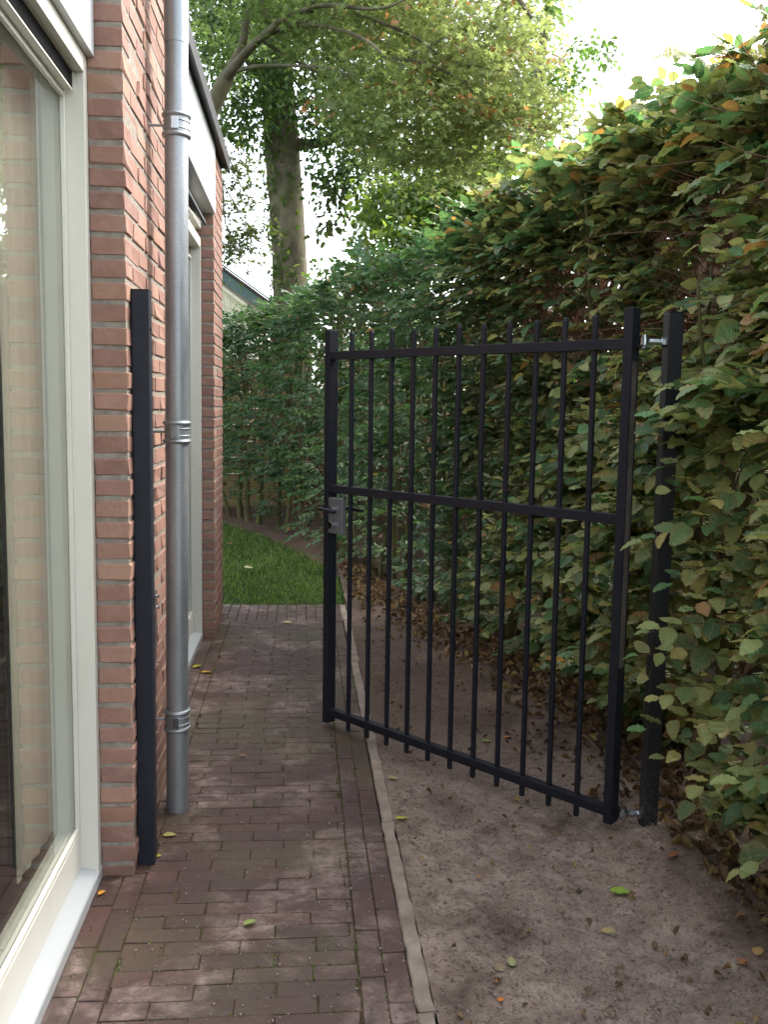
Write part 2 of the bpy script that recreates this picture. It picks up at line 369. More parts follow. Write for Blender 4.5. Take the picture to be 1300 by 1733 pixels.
T_DRY = [ovate(8, .05, .34, .5*(-1)**k, .9+.3*k, .08, 40+k) for k in range(4)]
def leaves(name, P, A, Nn, size, col, ecol, T, mat, parent=None, origin=(0, 0, 0), label=None, kind='stuff'):
    """one mesh of many leaves: stems at P, along A, facing Nn"""
    P, A, Nn = map(np.asarray, (P, A, Nn)); size = np.asarray(size); A = norm(A); B = norm(np.cross(Nn, A)); Nn = np.cross(A, B)
    Vs, Fs, Cs, Us = [], [], [], []; off = 0; which = rng.integers(0, len(T), len(P))
    for k, (tv, tq, te, tu) in enumerate(T):
        I = np.where(which == k)[0]
        if not len(I): continue
        s = size[I, None, None]
        v = P[I, None]+s*(tv[None, :, 0:1]*A[I, None]+tv[None, :, 1:2]*B[I, None]+tv[None, :, 2:3]*Nn[I, None])
        n = len(tv); f = tq[None]+(off+np.arange(len(I))*n)[:, None, None]
        c = col[I, None]*(1-te[None, :, None])+ecol[I, None]*te[None, :, None]
        Vs.append(v.reshape(-1, 3)); Fs.append(f.reshape(-1, 4)); Cs.append(np.clip(c, 0, 1).reshape(-1, 3)); Us.append(np.tile(tu, (len(I), 1))); off += n*len(I)
    me = raw_mesh(name, np.vstack(Vs)-np.array(origin), np.vstack(Fs), 4, mat, np.vstack(Cs), np.vstack(Us))
    o = link(name, me, origin, parent); tag(o, label, kind=kind); return o
def L3(*c): return np.array(lin(*c)[:3])

# lawn blades
n = 60000
bx = rng.uniform(-2.2, .75, n); by = rng.uniform(6.48, 11.6, n); k = bx < np.array([hlawn(y) for y in by])+.03*rng.standard_normal(n)
bx, by = bx[k], by[k]; n = len(bx)
h = rng.uniform(.018, .042, n)*(1+.3*np.sin(bx*9)*np.cos(by*7)); ang = rng.uniform(0, 6.28, n); lean = rng.uniform(.1, .9, n)
b = np.c_[bx, by, np.full(n, -.03)]; d = np.c_[np.cos(ang), np.sin(ang), np.zeros(n)]; wv = np.c_[-np.sin(ang), np.cos(ang), np.zeros(n)]*.0028
tip = b+d*(h*lean)[:, None]+np.c_[np.zeros(n), np.zeros(n), h]
V = np.stack([b-wv, b+wv, tip], 1).reshape(-1, 3)
gc = L3(66, 104, 38)*(1-rng.random((n, 1))*.45)+L3(140, 146, 76)*rng.random((n, 1))**3
me = raw_mesh('grass', V, np.arange(3*n).reshape(-1, 3), 3, M['grass'], np.repeat(gc, 3, 0), None)
tag(link('grass', me, (0, 0, 0)), 'short green grass of the lawn beyond the paving', 'grass', kind='stuff')

# ------------------------------------------------------------------ bricks
def brick_mesh(L, W, Hh, mat, c=.004, j=.0012, seed=0):
    """chamfered block with slightly uneven edges, 44 triangles"""
    r = random.Random(seed); bm = bmesh.new(); bmesh.ops.create_cube(bm, size=1)
    bmesh.ops.scale(bm, vec=(L, W, Hh), verts=bm.verts)
    bmesh.ops.bevel(bm, geom=list(bm.edges), offset=c, segments=1, affect='EDGES')
    for v in bm.verts: v.co += Vector((r.gauss(0, j), r.gauss(0, j), r.gauss(0, j)))
    me = bpy.data.meshes.new('brick'); bm.to_mesh(me); bm.free(); me.materials.append(mat); return me
_bc = {}
def brick(name, parent, cx, cy, cz, L, W, Hh, mat, rot=0.0, tilt=0.0, c=.004, j=.0012):
    key = (round(L, 3), round(W, 3), round(Hh, 3), mat.name, random.randrange(5))
    if key not in _bc: _bc[key] = brick_mesh(L, W, Hh, mat, c, j, len(_bc))
    return link(name, _bc[key], (cx, cy, cz), parent, (random.gauss(0, tilt), random.gauss(0, tilt), rot))

# ------------------------------------------------------------------ paved path
CH, PW = .0625, .2035
g = MB(); g.box(-.62, .286, 1.0, 6.485, -.09, -.0042)
path = tag(g.build('path', M['joint']), kind='structure'); path['label'] = 'brown brick garden path with mossy joints'
pav = []
def pz(x, y): return max(-.0008, .003*nz(x, y, 3)+random.gauss(0, .0008))
def paver(x, y, lx, ly):
    pav.append((x, y, lx, ly))
y = 1.36; row = 0
while y < 5.93:                                # field: rows across the path, half bond with play
    x = -.463-(.1 if row % 2 else 0)+random.uniform(-.012, .012)
    while x < .155:
        a, bb = max(x, -.463), min(x+PW-.003, .157)
        if bb-a > .012: paver((a+bb)/2, y+random.gauss(0, .0012), bb-a, CH-.0028)
        x += PW
    y += CH; row += 1
for x0, off in ((.192, .03), (.2565, .13)):    # two soldier courses along the edging
    y = 1.3+off
    while y < 5.93: paver(x0, y+.1, .0615, PW-.003+random.uniform(-.002, .001)); y += PW+.0015
y = 1.28
while y < 5.9:                                 # border along the house
    l = random.choice((PW, PW, .1)); 
    if not(2.655 < y+l/2 < 2.72): paver(-.4985, y+l/2, .0625, l-.006)
    y += l
y = 1.3
while y < 2.62: paver(-.566, y+.1, .0625, PW-.006); y += PW   # along the near sill
y = 3.8
while y < 5.5: paver(-.566, y+.05, .0625, .096); y += .103
for k in range(13):                            # last strip before the lawn: bricks lie lengthwise
    y = 5.955-(.1 if k % 2 else 0)
    while y < 6.47:
        a, bb = max(y, 5.955), min(y+PW-.006, 6.475)
        if bb-a > .03: paver(-.525+k*.0668, (a+bb)/2, .061, bb-a)
        y += PW
pav = [p for p in pav if not (p[0] < -.495 and 2.70 < p[1] < 3.76 and p[0]-p[2]/2 < -.54)]
pav.sort(key=lambda p: p[1]); inview = [p for p in pav if p[1] > 1.75]
far = MB()
cnt = 0
for p in pav:
    x, y, lx, ly = p; z = pz(x, y)-.026
    if cnt < 298 or False:
        o = brick('paver', path, x, y, z, lx, ly, .05, M['paver'], random.gauss(0, .003), .004, .0018, .0006); cnt += 1
    else: far.box(x-lx/2, x+lx/2, y-ly/2, y+ly/2, z-.025, z+.025)
if far.v: tag(far.build('paver_rows', M['paver'], path, bevel=.003, seg=1), kind='stuff')
# moss and weeds in the joints
n = 9000
mx = rng.uniform(-.46, .29, n); my = rng.uniform(1.6, 6.3, n)**1.0
row = np.round((my-1.36)/CH-.5); onrow = rng.random(n) < .55
my = np.where(onrow, 1.36+(row+.5)*CH+rng.normal(0, .0015, n), my)
off = np.where(row % 2 == 0, .1, 0)
mx2 = -.463-np.where(((np.round((my-1.36)/CH)) % 2) == 1, .1, 0)-.003+PW*np.round((mx+.463)/PW)
mx = np.where(onrow, mx, np.where(rng.random(n) < .75, mx2+rng.normal(0, .002, n), .1575+.0665*(rng.random(n) < .4)+rng.normal(0, .0015, n)))
keep = np.array([nz(a, b, 1.6, 5) > (.0 if k else -.12) for a, b, k in zip(mx, my, onrow)]) & (mx < .285)
mx, my = mx[keep], my[keep]; n = len(mx)
A = np.c_[rng.normal(0, 1, n), rng.normal(0, 1, n), rng.uniform(.2, 1.4, n)]
mc = L3(78, 90, 38)*(.6+.6*rng.random((n, 1)))
leaves('moss', np.c_[mx, my, np.full(n, -.0042)], A, rng.normal(0, 1, (n, 3))+[0, 0, 1], rng.uniform(.004, .010, n), mc, mc, T_FAR, M['moss'], label='green moss and seedlings growing in the paving joints').update_tag()
bpy.data.objects['moss']['category'] = 'moss'
# concrete edging strip, in lengths
edge = []
y = 1.0; i = 0
while y < 6.45:
    l = min(1.0, 6.45-y); dx = random.gauss(0, .0025)
    g = MB(); nsub = 24
    for a in range(1):
        Vv = []; Ff = []
        for q in range(nsub+1):
            t = y+.002+(l-.004)*q/nsub; e = [random.gauss(0, .0018) for _ in range(4)]
            Vv += [(.291+dx+e[0], t, -.1), (.291+dx+e[0], t, .001+e[2]), (.334+dx+e[1], t, .002+e[3]), (.334+dx+e[1], t, -.1)]
        Ff = [(4*q+a, 4*q+(a+1) % 4, 4*q+4+(a+1) % 4, 4*q+4+a) for q in range(nsub) for a in range(4)]+[(0, 1, 2, 3), (4*nsub+3, 4*nsub+2, 4*nsub+1, 4*nsub)]
        g.add(Vv, Ff)
    edge.append(g); y += l
ke = empty('concrete_edging', (.31, 1.0, 0), 'narrow grey concrete edging strip between the brick path and the soil', 'kerb')
for g in edge: g.build('edging_block', M['concrete'], ke, bevel=.004, seg=1)

# ------------------------------------------------------------------ the house
house = empty('brick_house', (-.5, 2.69, 0), 'red brick house wall with cream window frames on the left', 'house')
BX, BH, BJ = -.5, .0485, .0625                 # brick face plane, brick height, course height
TOP = 2.95
g = MB()
g.box(-.86, BX-.0045, 2.691, 3.756, -.1, TOP)     # mortar cores, 6 mm behind the brick faces
g2_ = MB().box(-.86, BX-.0285, 5.554, 6.124, -.1, TOP)
wall = g.build('wall', M['mortar'], house)
tag(wall, 'red brick outer wall with wide grey mortar joints'); pier = g2_.build('wall', M['mortar'], house)
ncourse = int(TOP/BJ)
def course(y0, y1, xface, z, k, ylim, mx=.1, wall=wall):
    L = .2075; J = .014
    yy = y0; first = (k % 2 == 0)
    l = L if first else mx
    while yy < y1-.02:
        ll = min(l, y1-yy)
        if yy < ylim: brick('brick', wall, xface-mx/2+random.gauss(0, .0012), yy+ll/2, z+random.gauss(0, .0008), mx, ll, BH, M['brick'], random.gauss(0, .004), .006, .0034, .0016)
        else: hidden.box(xface-mx, xface, yy, yy+ll, z-BH/2, z+BH/2)
        yy += ll+J; l = L
hidden = MB()
for k in range(ncourse):
    z = .012+k*BJ+BH/2-.03
    course(2.687, 3.06-.006, BX, z, k, 3.34); course(3.074, 3.76, BX, z, k+1, 3.30)
    course(5.55, 6.13, BX-.024, z, k, 5.56+.1, wall=pier)
tag(hidden.build('brick_rows', M['brick'], wall, bevel=.003, seg=1), kind='stuff')
g = MB(); g.box(BX-.06, BX-.006, 3.056, 3.072, 0, TOP); g.build('expansion_joint', M['sealant'], wall)
g = MB()                                          # rest of the building: lower side, roof slab, back
g.box(-5, -.60, 6.124, 6.13, -.1, TOP); g.box(-5, -.56, -2.2, -2.1, -.1, TOP); g.box(-5.1, -5, -2.2, 6.13, -.1, TOP)
g.build('side_wall', M['mortar'], house)
g = MB(); g.box(-5.1, -.56, -2.2, 6.13, TOP+.002, TOP+.06); g.build('roof', M['dark'], house)
# roof edge trim
g = MB(); g.box(-.56, -.488, -2.2, 6.16, TOP+.0, TOP+.05); g.box(-.488, -.476, -2.2, 6.165, TOP-.028, TOP+.055)
g.build('roof_trim', M['dark'], house, bevel=.003)
# window builder ------------------------------------------------
def window(y0, y1, zt, gx=-.668, fx=-.60, sill_x=-.597, vent=True, label=None, zfront=None, casement=False):
    zf = zfront or zt+.05
    g = MB()
    g.box(gx-.05, fx, y1-.002, y1+.034, .035, zf+.05)                     # far jamb: its rebate faces the viewer
    g.box(gx-.05, fx, y0-.034, y0+.002, .035, zf+.05)
    g.box(gx-.05, fx, y0+.002, y1-.002, zt+.045, zf+.05)               # head
    g.box(gx-.05, fx-.052, y0+.002, y1-.002, .045, .158)                # bottom rail
    wn = g.build('window', M['white'], house, bevel=.0025)
    if label: wn['label'] = label
    g = MB()                                                              # sloping sill with a rounded nose
    ya, yb = y0-.034, y1+.036
    prof = [(gx-.03, -.05), (gx-.03, .048), (fx-.05, .046), (sill_x-.004, .036), (sill_x, .030), (sill_x, -.05)]
    V = [(x, ya, z) for x, z in prof]+[(x, yb, z) for x, z in prof]; m = len(prof)
    g.add(V, [(i, (i+1) % m, m+(i+1) % m, m+i) for i in range(m)]+[tuple(range(m)), tuple(range(2*m-1, m-1, -1))])
    g.build('sill', M['panel'], wn, bevel=.002)
    g = MB(); e = .0008                                                     # glazing beads round the pane
    b0 = gx+.0035
    g.box(b0, b0+.013, y1-.014, y1-.0025, .162, zt+.0435); g.box(b0, b0+.013, y0+.0025, y0+.014, .162, zt+.0435)
    g.box(b0, b0+.013, y0+.0145, y1-.0145, .162, .176); g.box(b0, b0+.013, y0+.0145, y1-.0145, zt-.024, zt-.009)
    g.build('glazing_bead', M['white'], wn, bevel=.002)
    g = MB(); g.box(gx-.004, gx+.003, y0+.003, y1-.003, .159, zt+.044)
    g.build('pane', M['glass'], wn)
    if vent:                                                                # aluminium ventilation grille at the head
        g = MB(); g.box(gx+.006, gx+.046, y0+.016, y1-.018, zt+.0405, zt+.0435); g.box(gx+.006, gx+.040, y0+.016, y1-.018, zt-.0085, zt-.0045)
        g.box(gx+.006, gx+.0125, y0+.016, y1-.018, zt-.004, zt+.040); g.box(gx+.006, gx+.046, y1-.0175, y1-.0155, zt-.0085, zt+.0435)
        v = g.build('vent_grille', M['white'], wn)
        g = MB(); g.box(gx+.013, gx+.040, y0+.016, y1-.019, zt-.004, zt+.040); g.build('vent_slot', M['slot'], wn)
    return wn
window(-1.6, 2.655, 2.29, label='large near window with cream frame and dark vent slot at its head')
window(3.80, 5.515, 2.30, label='far window with cream frame beyond the downpipe', vent=False)
# fascias
g = MB(); g.box(-.66, -.578, -2.1, 2.684, 2.385, TOP-.004); g.build('fascia', M['panel'], house, bevel=.003)
g = MB(); g.box(-.66, -.515, 3.762, 5.548, 2.545, TOP-.004); g.build('fascia', M['panel'], house, bevel=.003)
g = MB(); g.box(-.70, -.598, 3.762, 5.548, 2.452, 2.543); g.build('fascia_board', M['white'], house, bevel=.003)
# dark tilted awning cassette above the far window
g = MB()
prof = [(-.597, 2.500), (-.597, 2.455), (-.515, 2.360), (-.505, 2.366), (-.508, 2.385), (-.575, 2.50)]
m = len(prof); V = [(x, 3.9, z) for x, z in prof]+[(x, 4.92, z) for x, z in prof]
g.add(V, [(i, (i+1) % m, m+(i+1) % m, m+i) for i in range(m)]+[tuple(range(m)), tuple(range(2*m-1, m-1, -1))])
g.build('awning_cassette', M['dark'], house, bevel=.003)
# room behind the near window
g = MB(); g.box(-4.6, -.74, -2.1, 5.9, -.06, -.02); g.build('room_floor', M['floor'], house)
g = MB(); g.box(-4.7, -4.6, -2.1, 5.9, -.02, 2.6); g.box(-4.6, -.87, 3.3, 3.4, -.02, 2.6); g.box(-4.6, -.74, -2.1, -2.0, -.02, 2.6); g.build('room_wall', M['plaster'], house)
g = MB(); g.box(-4.6, -.74, -2.1, 5.9, 2.6, 2.65); g.build('room_ceiling', M['plaster'], house)
g = MB(); g.box(-.74, -.72, 3.4, 3.78, -.02, 2.6); g.build('room_lining', M['plaster'], house)
g = MB(); V = []  # pale sheet added close behind the pane to lighten what the glass shows
for i in range(25):
    a = i/24; V += [(-.735+.012*a+.004*math.sin(i*1.1), 2.32+.31*a, z) for z in (.18, 2.50)]
g.add(V, [(2*i, 2*i+2, 2*i+3, 2*i+1) for i in range(24)])
cu = g.build('added_curtain', M['added_curtain'], None, smooth=True); tag(cu, 'pale cloth added inside the near window to veil its reflections', 'added_curtain')
t = empty('armchair', (-1.6, 3.0, -.02), 'dark red armchair standing inside behind the near window', 'armchair')
g = MB(); g.box(-1.75, -1.05, 2.45, 3.05, .12, .42); g.build('seat', M['red'], t, bevel=.04, seg=3)
g = MB(); g.box(-1.75, -1.05, 3.055, 3.22, .12, .88); g.build('backrest', M['red'], t, bevel=.04, seg=3)
for a in (-1.86, -1.045): g = MB(); g.box(a, a+.1, 2.42, 3.2, .12, .6); g.build('armrest', M['red'], t, bevel=.03, seg=3)
for a in (-1.8, -1.02):
    for b_ in (2.46, 3.12): g = MB(); g.tube([(a+.02, b_, -.019), (a+.02, b_, .119)], [.015, .02], 8); g.build('leg', M['floor'], t)

# ------------------------------------------------------------------ downpipe
pc = np.array([-.432, 3.145]); PT = np.array([-.436, 3.145])
dp = empty('downpipe', (pc[0], pc[1], 0), 'round grey zinc downpipe with ribbed collars on the brick wall', 'downpipe')
def pp(z): return np.array([pc[0]+.006*z, pc[1], z])
g = MB(); g.tube([pp(-.02), pp(2.62)], .0385, 40); g.build('lower_pipe', M['zinc'], dp, smooth=True)
g = MB(); g.tube([pp(2.60), pp(TOP+.0)], .0400, 40); g.build('upper_pipe', M['zinc'], dp, smooth=True)
def ring(g, z, R, rr, n=40):
    V = []; m = 8
    for i in range(n):
        a = 2*math.pi*i/n
        for k in range(m):
            q = 2*math.pi*k/m; rad = R+rr*math.cos(q); V.append(pp(z)+np.array([rad*math.cos(a), rad*math.sin(a), rr*math.sin(q)]))
    g.add(V, [(i*m+k, ((i+1) % n)*m+k, ((i+1) % n)*m+(k+1) % m, i*m+(k+1) % m) for i in range(n) for k in range(m)])
for z in (2.345, 1.345, .332):
    g = MB(); ring(g, z+.031, .0405, .0075); ring(g, z-.031, .0405, .0075)
    g.tube([pp(z-.027), pp(z+.027)], .0415, 40, False); ring(g, z+.012, .0415, .0028); ring(g, z-.012, .0415, .0028)
    c = g.build('collar', M['zinc'], dp, smooth=True)
    g = MB(); g.box(pc[0]+.006*z-.012, pc[0]+.006*z+.012, pc[1]-.0475, pc[1]-.042, z-.020, z+.020); g.build('clasp', M['steel'], c, bevel=.002)
    g = MB(); g.tube([(-.515, pc[1]+.0, z), (pc[0]+.006*z-.04, pc[1], z)], .0045, 8); g.build('wall_pin', M['zinc'], c)
# little lightning-cable clip on the wall
t = empty('wall_clip', (-.5, 3.10, .72), 'small shiny metal clip with two screws low on the brick wall', 'clip')
g = MB(); g.box(-.499, -.494, 3.112, 3.132, .60, .80); g.build('strap', M['steel'], t, bevel=.001)
for z in (.78, .74): g = MB(); g.tube([(-.4938, 3.122, z), (-.486, 3.122, z)], .006, 8); g.build('screw', M['steel'], t)

# ------------------------------------------------------------------ posts and gate
t = empty('latch_post', (-.47, 2.77, 0), 'square black steel post standing against the brick wall beside the downpipe', 'post')
g = MB(); g.box(-.499, -.4485, 2.745, 2.795, -.05, 1.768); g.build('post_tube', M['black'], t, bevel=.002)
g = MB(); g.box(-.4995, -.448, 2.7445, 2.7955, 1.7685, 1.772); g.build('post_cap', M['black'], t, bevel=.001)
g = MB(); g.tube([(-.448, 2.77, 1.66), (-.4455, 2.77, 1.66)], .006, 10); g.tube([(-.448, 2.77, .64), (-.4455, 2.77, .64)], .005, 10); g.build('bolt', M['black'], t)
g = MB(); t = empty('hinge_post', (1.19, 2.86, 0), 'thick black steel gate post rising in front of the hedge with two hinge bolts', 'post')
g.box(1.170, 1.220, 2.835, 2.880, -.05, 1.76, lambda x, y, z: (x-.004*z, y, z)); g.build('post_tube', M['dusty'], t, bevel=.0025)
g = MB(); g.box(1.1625, 1.2135, 2.8345, 2.8805, 1.7605, 1.764); g.build('post_cap', M['dusty'], t)
GL, GR = np.array([.124, 3.985]), np.array([1.086, 2.880])       # gate: outer ends at the ground
gd = GR-GL; GW = np.linalg.norm(gd); gd /= GW; gn = np.array([gd[1], -gd[0]])      # gn points to the camera side
if gn@(-GL) < 0: gn = -gn
def G(s, d, z):                                       # along the gate, towards the viewer, height; it leans a little
    s2 = s-.012*(z/1.7)
    p = GL+gd*s2+gn*d
    return (p[0], p[1], z+.004*s)
gate = empty('garden_gate', (GR[0], GR[1], 0), 'open black metal bar gate with grey lock case standing over the soil', 'gate')
def gbox(s0, s1, d0, d1, z0, z1): return MB().box(s0, s1, d0, d1, z0, z1, G)
ZB = .030
gbox(0, .032, -.025, .025, ZB-.012, 1.766).build('stile', M['black'], gate, bevel=.002)
gbox(GW-.032, GW, -.025, .025, ZB, 1.772).build('stile', M['black'], gate, bevel=.002)
for z0, z1 in ((.053, .086), (1.064, 1.098), (1.640, 1.674)):
    gbox(.0325, GW-.0325, -.012, .021, z0, z1).build('rail', M['black'], gate, bevel=.002)
    # weld beads where the rail meets the stiles
    g = MB(); g.tube([G(.031, .022, z0+.004), G(.037, .0235, z0+.004), G(.037, .0235, z1-.002), G(.031, .022, z1-.002)], .0026, 6); g.build('weld', M['black'], gate)
gbox(GW+.0004, GW+.0016, -.012, .018, .58, 1.60).build('edge_strip', M['warm_grey'], gate)  # thin warm-grey strip on the hinge-side face of the right stile
NB = 11
for i in range(NB):
    s = .032+(GW-.064)*(i+1)/(NB+1); hgt = 1.755+random.gauss(0, .002); low = -.012+.02
    g = MB()
    zs = [low, .053, 1.098, 1.675, hgt-.012, hgt]; rs = [.0078, .0078, .0078, .0078, .0078, .0045]
    V = []
    for z, r in zip(zs, rs):
        for a, b_ in ((-r, -r), (r, -r), (r, r), (-r, r)): V.append(G(s+a, .0045+b_, z))
    m = len(zs)
    g.add(V, [(4*j+k, 4*j+(k+1) % 4, 4*j+4+(k+1) % 4, 4*j+4+k) for j in range(m-1) for k in range(4)]+[(0, 1, 2, 3), tuple(4*m-4+k for k in range(4))])
    g.build('bar', M['black'], gate, bevel=.0012, seg=1)
# lock case on the left stile, with cover, cylinder and lever handles
lk = gbox(.0335, .122, .006, .027, .886, 1.044).build('lock_case', M['lock'], gate, bevel=.004, seg=3)
gbox(.036, .120, .0272, .0300, .889, 1.041).build('cover_plate', M['lock'], lk, bevel=.0012)
def gcyl(s, z, d0, d1, r, n=20):
    V = []
    for d in (d0, d1):
        for k in range(n): a = 2*math.pi*k/n; V.append(G(s+r*math.cos(a), d, z+r*math.sin(a)))
    return MB().add(V, [(k, (k+1) % n, n+(k+1) % n, n+k) for k in range(n)]+[tuple(range(n)), tuple(range(2*n-1, n-1, -1))])
gcyl(.064, .925, .0302, .046, .0165).build('cylinder_rose', M['steel'], lk, bevel=.002)
gcyl(.064, .929, .0462, .049, .0075).box(.061, .067, .0462, .0485, .912, .923, G).build('keyhole', M['slot'], lk)
gcyl(.064, .992, .0302, .044, .0145).build('handle_rose', M['steel'], lk, bevel=.002)
MB().tube([G(.064, .040, .992), G(.064, .064, .992)], .008, 12).tube([G(.020, .066, .995), G(.05, .070, .993), G(.08, .070, .991), G(.116, .066, .988)], [.006, .0085, .0095, .0085], 12).build('lever_handle', M['black'], lk, smooth=True)
MB().tube([G(.064, .006, .992), G(.064, -.050, .992)], .008, 12).tube([G(.050, -.054, .993), G(.10, -.058, .992), G(.165, -.052, .990)], [.008, .0095, .007], 12).build('lever_handle', M['black'], lk, smooth=True)
# adjustable hinges: threaded eye bolts from the post, pin ears on the gate
for z in (1.664, .072):
    e = np.array(G(GW+.028, -.004, z)); q = np.array([1.165 if z > 1 else 1.1705, 2.862, z+.004]); dirv = (q-e)/np.linalg.norm(q-e)
    g = MB(); g.tube([e+dirv*.014, q], .0092, 14)
    for kk in range(5): g.tube([e+dirv*(.024+kk*.007), e+dirv*(.027+kk*.007)], .0108, 14)
    nn = e+dirv*(np.linalg.norm(q-e)-.012); g.tube([nn, q], .0165, 6)
    g.tube([e+np.array([0, 0, -.011]), e+np.array([0, 0, .011])], .0160, 18)
    g.build('eye_bolt', M['steel'], t, smooth=True)
    g = MB(); g.tube([e+np.array([0, 0, .012]), e+np.array([0, 0, .021])], .011, 16); g.build('hinge_pin', M['steel'], gate, smooth=True)
    MB().tube([e+np.array([0, 0, -.022]), e+np.array([0, 0, -.012])], .010, 6).build('hinge_nut', M['steel'], gate)
    g = MB().box(GW+.0005, GW+.030, -.014, .006, z+.0135, z+.0175, G); g.box(GW+.0005, GW+.030, -.014, .006, z-.0175, z-.0135, G); g.build('hinge_ear', M['black'], gate, bevel=.001)

# ------------------------------------------------------------------ hedge
CX = lambda y: front(y)+.24
hedge = empty('hornbeam_hedge', (1.58, 2.9, 0), 'tall hornbeam hedge with toothed green and yellowing leaves curving along the garden', 'hedge')
HT = 2.56
path_s = np.linspace(.9, 12.3, 400)
cx = np.array([CX(y) for y in path_s]); seg = np.hypot(np.diff(cx), np.diff(path_s)); arc = np.r_[0, np.cumsum(seg)]
def along(s):                                           # point and outward normal of the hedge's middle line
    y = np.interp(s, arc, path_s); x = np.interp(s, arc, cx); e = .05
    y2 = np.interp(s+e, arc, path_s); x2 = np.interp(s+e, arc, cx); tx, ty = x2-x, y2-y; l = math.hypot(tx, ty)+1e-9
    return np.array([x, y]), np.array([-ty/l, tx/l]), np.array([tx/l, ty/l])
SL = arc[-1]
s = .2; k = 0; trunk_tops = []
while s < SL-.2:
    p, nn, tt = along(s); r0_ = random.uniform(.019, .034); o = random.uniform(-.07, .05)
    base = np.array([p[0]+nn[0]*o, p[1]+nn[1]*o]); pts = []; ph = random.uniform(0, 6)
    lean = np.array([random.gauss(0, .05), random.gauss(0, .09)])
    for z in np.linspace(-.06, 2.3, 15):
        wob = .028*math.sin(z*2.6+ph)+.016*math.sin(z*6.1+2*ph)
        q = base+nn*(lean[0]*z+wob*.6)+tt*(lean[1]*z+wob); pts.append((q[0], q[1], z))
    rr = [r0_*(1.35 if i == 0 else 1.12 if i == 1 else 1)*(1-.6*max(0, i-2)/13) for i in range(15)]
    g = MB(); g.tube(pts, rr, 10, jit=.12)
    for f in range(random.choice((2, 3, 3))):                # forks
        i = random.randint(4, 9); a = random.uniform(-1, 1); up_ = random.uniform(.6, 1.1); P0 = np.array(pts[i]); fp = [P0]
        dv = np.array([nn[0]*random.uniform(-.3, .35)+tt[0]*a*.5, nn[1]*random.uniform(-.3, .35)+tt[1]*a*.5, 1.])
        for q in range(1, 7): fp.append(P0+dv*np.array([1, 1, 1])*up_*q/6+np.array([random.gauss(0, .012), random.gauss(0, .012), 0])+np.array([dv[0], dv[1], 0])*.15*math.sin(q/6*3.1))
        g.tube(fp, [rr[i]*.72*(1-.6*q/6) for q in range(7)], 8, jit=.1)
    g.build('trunk', M['hbark'], hedge, smooth=True); trunk_tops.append(pts)
    s += random.uniform(.24, .42); k += 1
# sprays of leaves
def spray(P0, d, L, n, sz, up0):
    """alternate two-ranked leaves along a drooping twig; returns stems, axes, normals, sizes, twig line"""
    d = norm(d); side = norm(np.cross(up0, d)); n_ = norm(np.cross(d, side)); out = []; tw = []
    for i in range(n+1):
        t = i/n; p = P0+d*L*t-np.array([0, 0, 1])*L*.22*t*t+side*.02*math.sin(t*4+P0[2]*9); tw.append(p)
        if i == 0: continue
        sg = 1 if i % 2 else -1; a = math.radians(random.uniform(42, 68)) if i < n else random.uniform(-.2, .2)
        ax = d*math.cos(a)+side*sg*math.sin(a)-np.array([0, 0, 1])*random.uniform(-.05, .38)
        nm = n_+rng.normal(0, .26, 3)+side*sg*-.15
        if i >= 1: out.append((p, ax, nm, sz*random.uniform(.75, 1.2)*(.75+.35*math.sin(math.pi*min(1, t*.9+.1)))))
    return out, tw
cG, cDG, cOL, cYE, cBR, cBG = L3(76, 110, 66), L3(50, 86, 58), L3(150, 162, 102), L3(186, 180, 110), L3(162, 124, 80), L3(104, 146, 92)
rec = []; twl = []
def leafcol(y, z, base):
    near = np.clip((6.0-y)/2.6, 0, 1); u = random.random()
    if near > 0 and u < .44*near: c = cOL*(.7+.5*random.random())
    elif u < .53*near: c = cYE*(.75+.4*random.random())
    elif u < .76*near: c = cBG*(.65+.5*random.random())
    elif u < .795*near+.005: c = cBR*(.8+.4*random.random())
    else: c = (cG if base < .5 else cDG)*(.7+.6*random.random())*(1-near)+(.5*cG+.5*cDG)*near*(.8+.5*random.random())
    e = c*(.9+.1*random.random())
    if near > .2 and random.random() < .5: e = c*.5+cBR*random.uniform(.5, .9)*.5+L3(150, 140, 70)*.12
    return c, e
NS = 6000
